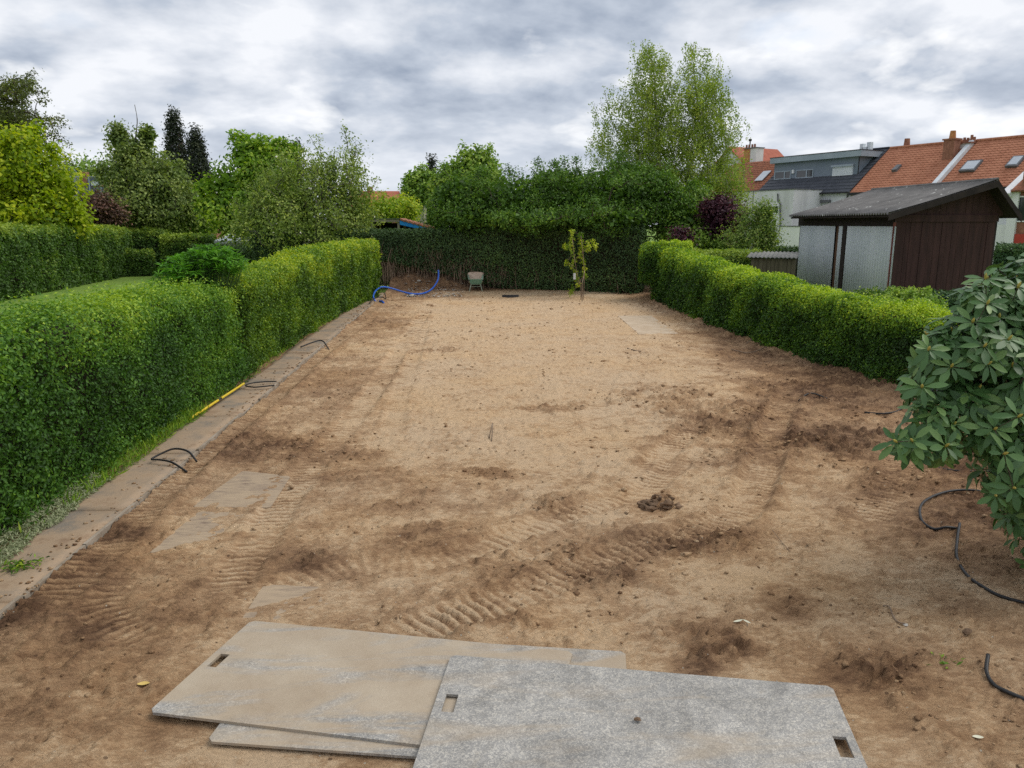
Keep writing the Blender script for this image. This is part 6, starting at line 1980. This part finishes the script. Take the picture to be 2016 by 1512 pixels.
# scattered clods and crumbs
n = 75000
yy = 3.0 * (31.5 / 3.0) ** rng.random(n)
xx = -3.4 + (np.minimum(7.4, .78 * yy + .8) + 3.4) * rng.random(n)
hh, dd = soil(xx, yy)
_, rg_ = zones(xx, yy)
clus = np.clip(fbm(xx * 1.3, yy * 1.3, 3, 101) * 1.2 + .35, .02, 1.2)
keep = rng.random(n) < (0.02 + .42 * np.clip(rg_ - .28, 0, 1)) * clus
keep &= inquad(xx, yy, [np.array(p) for p in ((-2.2, 3.2), (2.6, 3.2), (2.5, 4.45), (-1.75, 5.45))], .05) < .3
for q in SUNK:
    keep &= inquad(xx, yy, q, .02) < .5
xx, yy, hh = xx[keep], yy[keep], hh[keep]
n = len(xx)
rad = (.006 + .014 * rng.random(n) ** 3 + .0008 * yy) * (1 + (rng.random(n) < .025) * 1.1)
ph = (1 + sqrt(5)) / 2
v0 = np.array([(-1, ph, 0), (1, ph, 0), (-1, -ph, 0), (1, -ph, 0), (0, -1, ph), (0, 1, ph), (0, -1, -ph), (0, 1, -ph), (ph, 0, -1), (ph, 0, 1), (-ph, 0, -1), (-ph, 0, 1)]) / 1.9
V = v0[None] * (1 + .28 * rng.normal(size=(n, 12, 1))) * (rad[:, None, None]) * np.stack([.8 + .7 * rng.random(n), .8 + .7 * rng.random(n), .45 + .35 * rng.random(n)], 1)[:, None, :]
V = V + np.stack([xx, yy, hh + rad * .12], 1)[:, None, :]
Fc = (np.arange(n) * 12)[:, None, None] + np.array(ICO)[None]
tag(npmesh('soil_clods', V.reshape(-1, 3), Fc.reshape(-1, 3), M['soil'], attrs={'damp_shade': np.repeat(np.clip(.25 + .2 * rng.normal(size=n) + .3 * dd[keep], 0, 1), 12)}), kind='stuff')
# crumbs spilled on the path
n = 420
yy = 3.5 * (30 / 3.5) ** rng.random(n)
xx = -4.12 + .62 * rng.random(n) ** .35
rad = .004 + .012 * rng.random(n) ** 3 + .0006 * yy
V = v0[None] * (1 + .28 * rng.normal(size=(n, 12, 1))) * (rad[:, None, None]) * np.array([1.2, 1, .6])
V = V + np.stack([xx, yy, .036 + rad * .2], 1)[:, None, :]
Fc = (np.arange(n) * 12)[:, None, None] + np.array(ICO)[None]
tag(npmesh('spilled_crumbs', V.reshape(-1, 3), Fc.reshape(-1, 3), M['soil'], attrs={'damp_shade': np.repeat(np.clip(.35 + .25 * rng.normal(size=n), 0, 1), 12)}), kind='stuff')
# lime streaks of pale chips near the rear
n = 260
k = rng.random(n)
P_ = np.array([G(a, b_) for a, b_ in zip(800 + 110 * rng.random(n), np.where(rng.random(n) < .5, 576, 583) + rng.normal(size=n) * 1.6)])
P_[:, 2] = soil(P_[:, 0], P_[:, 1])[0] + .012
leaves('mortar_chips', P_, np.tile([0, 0, 1.0], (n, 1)), .13, M['rubble'], None, asp=.6, rng=rng, jit=.08, kind='stuff')
# twigs and dead bits on the soil
for pts, r, lb in (([(1738, 1193), (1750, 1198), (1757, 1212), (1766, 1226), (1782, 1230)], .006, 'curled pale twig ending at a little white stone'),
                   ([(1520, 1052), (1538, 1072), (1556, 1090)], .003, 'thin straight dark twig right of the deep wheel rut'),
                   ([(963, 866), (967, 857), (970, 852), (968, 872)], .008, 'forked dark twig sticking up mid-plot'),
                   ([(1235, 687), (1250, 692), (1262, 694)], .012, 'dark twig on the sandy patch left of the right hedge'),
                   ([(1440, 690), (1475, 700), (1510, 690)], .012, 'dark branch at the foot of the right hedge'),
                   ([(1470, 680), (1500, 668), (1520, 655)], .010, 'pale bare shoot leaning at the foot of the right hedge')):
    strip('twig', lb, 'twig', [gh_(a, b_, .012 + (.08 if 'forked' in lb and i in (1, 2) else 0) + (.25 * i / 2 if 'leaning' in lb else 0)) for i, (a, b_) in enumerate(pts)], r, M['stem_brown'], 5)


def leafobj(name, label, px, py, L, W, ang, m, curl=.25):
    p = gh_(px, py, .012)
    b2 = MB()
    vs = []
    for i in range(7):
        t = i / 6
        w_ = W * sin(pi * min(1, t * .92 + .04)) ** .8 / 2
        z = curl * L * (t - .5) ** 2
        vs += [(-L / 2 + L * t, -w_, z + w_ * .35), (-L / 2 + L * t, 0, z), (-L / 2 + L * t, w_, z + w_ * .35)]
    fs = []
    for i in range(6):
        for k_ in range(2):
            a = i * 3 + k_
            fs.append((a, a + 3, a + 4, a + 1))
    c, s = cos(ang), sin(ang)
    b2.add([(p[0] + x * c - y_ * s, p[1] + x * s + y_ * c, p[2] + z) for x, y_, z in vs], fs)
    o = b2.build(name, m, None, origin=tuple(p))
    return tag(o, label, 'leaf')


yl = simple('yellow_leaf', (.55, .38, .10), (.66, .50, .18), rough=.6)
wl = simple('white_leaf', (.55, .54, .38), (.70, .68, .55), rough=.6)
leafobj('fallen_leaf', 'single yellow fallen leaf left of the tan dusty board', 283, 1352, .075, .042, .1, yl)
leafobj('fallen_leaf', 'pale fallen leaf on the soil, left one of two right of the boards', 1453, 1224, .085, .025, .35, wl)
leafobj('fallen_leaf', 'pale fallen leaf on the soil, right one of two right of the boards', 1470, 1228, .065, .022, -1.0, wl)
leafobj('fallen_leaf', 'pale brown chip on the soil at the far right bottom', 1925, 1454, .06, .03, -.2, wl)

# grass, weeds and dry clippings at the foot of the left hedge
rng = np.random.default_rng(95)
n = 5200
gy = np.where(rng.random(n) < .6, rng.uniform(7.6, 12.0, n), rng.uniform(4.5, 26.0, n))
gx = -4.42 + .33 * rng.random(n) ** .8 + .05 * fbm(gy * 1.5, gy * 0, 2, 4) - .03 * np.abs(gy - 9) * .3
ll = .04 + .09 * rng.random(n)
kg = rng.random(n) < .25 + .9 * np.clip(fbm(gy * 1.3, gy * 0 + 8, 3, 55) + .35, 0, 1)
gx, gy, ll = gx[kg], gy[kg], ll[kg]
n = len(gx)
leaves('grass', np.stack([gx, gy, np.full(n, .05)], 1), np.tile([1.0, -.3, .1], (n, 1)), ll * 1.1, M['grass_blade'], None, np.clip(.5 + .2 * rng.normal(size=n), 0, 1), asp=.13, rng=rng, jit=.6, kind='stuff', dirs=np.tile([.5, 0, .9], (n, 1)) + .3 * rng.normal(size=(n, 3)))
n = 14000
gy = rng.uniform(5.6, 8.6, n)
gx = -4.52 + .50 * rng.random(n) - .12 * (gy - 6.2) * .35 + .06 * fbm(gy * 3, gy * 0, 2, 41)
leaves('dry_clippings', np.stack([gx, gy, .06 + .06 * rng.random(n) * (gx < -4.2)], 1), np.tile([.2, -.2, 1.0], (n, 1)), .034, M['dry_leaf'], None, np.clip(.45 + .25 * rng.normal(size=n), 0, 1), asp=.3, rng=rng, jit=.6, kind='stuff')
for (a, b_, nn, lb) in ((30, 1128, 90, 'dark green weed tuft on the path at the left edge'), (60, 1120, 60, 'small torn green weed right of the tuft at the left edge'), (1856, 1302, 40, 'tiny green weed on the soil at the right')):
    p = gh_(a, b_, .0)
    o = leaves('weed', p + rng.normal(size=(nn, 3)) * np.array([.05, .05, .008]), np.tile([0, 0, 1.0], (nn, 1)), .05, M['box_leaf'], None, asp=.35, rng=rng, jit=.5, up=.3, origin=tuple(p))
    tag(o, lb, 'weed')

# ------------------------------------------------------------------ rhododendron
rng = np.random.default_rng(97)


def leafmesh(name, W, curl, fold):
    V, Fs = [], []
    prof = [(0, .06), (.12, .14), (.35, .8), (.6, 1.0), (.85, .68), (1.0, .04)]
    for t, w_ in prof:
        z = -curl * t * t
        V += [(t, -W * w_ / 2, z + fold * w_ * W), (t, 0, z), (t, W * w_ / 2, z + fold * w_ * W)]
    for i in range(5):
        a = i * 3
        Fs += [(a, a + 3, a + 4, a + 1), (a + 1, a + 4, a + 5, a + 2)]
    return np.array(V), np.array(Fs)


LV = [leafmesh('a', .34, .12, .10), leafmesh('b', .30, .28, .16), leafmesh('c', .36, .05, .06)]
LM = []
for k, (V, Fs) in enumerate(LV):
    for tn in (.25, .4, .55, .72):
        me = bpy.data.meshes.new('leaf_shape')
        me.from_pydata([tuple(p) for p in V], [], [tuple(int(i) for i in f_) for f_ in Fs])
        me.polygons.foreach_set('use_smooth', [True] * len(me.polygons))
        at = me.attributes.new('tone', 'FLOAT', 'POINT')
        at.data.foreach_set('value', np.full(len(V), tn, dtype=np.float32))
        me.materials.append(M['rhodo_leaf'])
        LM.append(me)
rc = AY(2150, 760, 6.1)
rh = thing('rhododendron', 'large rhododendron bush with leathery leaf whorls at the right edge', 'shrub', (rc[0], rc[1], 0))
lob = [(2035, 640, 5.9, .50), (1990, 610, 5.9, .28), (1960, 660, 5.8, .30), (1905, 690, 5.7, .30), (1850, 700, 5.7, .18), (1850, 760, 5.7, .22), (1985, 750, 5.7, .46), (2060, 800, 5.8, .6), (1900, 800, 5.6, .24), (1835, 830, 5.4, .15), (1795, 880, 5.3, .08), (1855, 870, 5.35, .12),
       (2000, 900, 5.5, .30), (2060, 940, 5.5, .38), (1985, 955, 5.4, .12), (2035, 560, 6.0, .26), (1925, 855, 5.5, .15), (2050, 1000, 5.5, .3), (2120, 900, 5.8, .6), (2130, 700, 6.0, .7), (1920, 600, 5.8, .16), (2110, 1060, 5.75, .40), (2190, 980, 6.0, .55), (2200, 1120, 6.1, .45)]
lobs = [(AY(a, b_, c), r) for a, b_, c, r in lob]
wh = []     # (point, direction)
for (c, r) in lobs:
    nw = int(36 * r * r / .09) + 6
    for i in range(nw):
        d = unit(rng.normal(size=3) + np.array([-.25, -.55, .15]))
        wh.append((c + d * r * rng.uniform(.78, 1.05), d))
# whorls that the photograph shows plainly
for a, b_, yv, dd_ in ((1828, 688, 5.45, (-.3, -.8, .5)), (1815, 762, 5.35, (-.4, -.7, .4)), (1796, 868, 5.15, (-.6, -.5, .3)), (1765, 870, 5.2, (-.8, -.4, .3)), (1862, 878, 5.15, (0, -.8, .4)), (1940, 548, 5.6, (-.3, -.5, .8)), (2004, 565, 5.5, (0, -.6, .8)),
                       (1986, 668, 5.3, (0, -.7, .6)), (1938, 682, 5.35, (-.2, -.8, .5)), (1945, 716, 5.3, (0, -.9, .3)), (1873, 722, 5.4, (-.3, -.8, .5)), (1915, 634, 5.5, (-.3, -.7, .6)), (1944, 598, 5.5, (-.2, -.7, .6)), (2005, 820, 5.1, (0, -.9, .4)), (1977, 893, 5.1, (0, -.8, .2)), (1958, 845, 5.2, (-.2, -.8, .3)), (1878, 835, 5.3, (-.2, -.8, .4)), (1995, 960, 5.1, (-.2, -.7, 0)), (1960, 975, 5.15, (-.4, -.7, 0))):
    wh.append((AY(a, b_, yv), unit(np.array(dd_, float))))
named = len(wh) - 19
allL = []
buds = []
for wi, (c, d) in enumerate(wh):
    ax = unit(d + np.array([0, 0, .5 if wi < named else .25]))
    e1 = unit(np.cross(ax, [0.2, 0.1, 1.0]))
    e2 = np.cross(ax, e1)
    k = rng.integers(6, 10)
    a0_ = rng.random() * 6.28
    for j in range(k):
        a = a0_ + j / k * 2 * pi + rng.normal() * .12
        elev = rng.uniform(-.15, .45) if wi < named else rng.uniform(.0, .4)
        D_ = unit(cos(a) * e1 + sin(a) * e2 + ax * elev + np.array([0, 0, -.12]))
        Nn = unit(ax - D_ * (ax @ D_) + rng.normal(size=3) * .12)
        L = rng.uniform(.095, .17)
        B_ = np.cross(Nn, D_)
        allL.append((c + D_ * .012, D_, B_, Nn, L))
    if wi >= named or (ax[2] > .55 and rng.random() < .25):
        buds.append((c, ax))
score = []
for (c, D_, B_, Nn, L) in allL:
    u_, v_ = PXV(*c)
    inside = (u_ < 2040) and (v_ > 450)
    score.append((np.linalg.norm(c - CP) + (0 if inside else 50)))
order = np.argsort(score)
from mathutils import Matrix
obase = np.array([rc[0], rc[1], 0])
rest = []
for rank, i in enumerate(order):
    c, D_, B_, Nn, L = allL[i]
    if rank < 300:
        me = LM[rng.integers(0, len(LM))]
        o = bpy.data.objects.new('leaf', me)
        COL.objects.link(o)
        o.parent = rh
        X_, Y_, Z_ = D_ * L, B_ * L, Nn * L
        q = c - obase
        o.matrix_local = Matrix(((X_[0], Y_[0], Z_[0], q[0]), (X_[1], Y_[1], Z_[1], q[1]), (X_[2], Y_[2], Z_[2], q[2]), (0, 0, 0, 1)))
    else:
        rest.append(i)
V = []
Fs = []
tn = []
b0 = 0
for i in rest:
    c, D_, B_, Nn, L = allL[i]
    lv, lf = LV[rng.integers(0, 3)]
    V.append(c + (lv[:, :1] * D_ + lv[:, 1:2] * B_ + lv[:, 2:] * Nn) * L)
    Fs.append(lf + b0)
    b0 += len(lv)
    tn += [float(np.clip(rng.normal(.42, .16), 0, 1))] * len(lv)
tag(npmesh('foliage', np.concatenate(V), np.concatenate(Fs), M['rhodo_leaf'], rh, tone=tn, smooth=True), kind='stuff')
for (c, ax) in buds[:60] + buds[-19:]:
    MB().tube([c - ax * .01, c + ax * .012, c + ax * .03, c + ax * .048], [.006, .0105, .009, .002], 6).build('bud', M['bud'], rh, smooth=True)
cpts = np.array([c for c, d in wh])
A_, B_, ra_, rb_, nt_ = skeleton((rc[0] + .25, rc[1] + .2, 0.0), cpts, .5, rng, .05, (0, 0))
V, Fc = tubes_np(A_, B_, ra_, np.maximum(rb_, .004), 5)
npmesh('branches', V, Fc, M['bark'], rh, smooth=True)
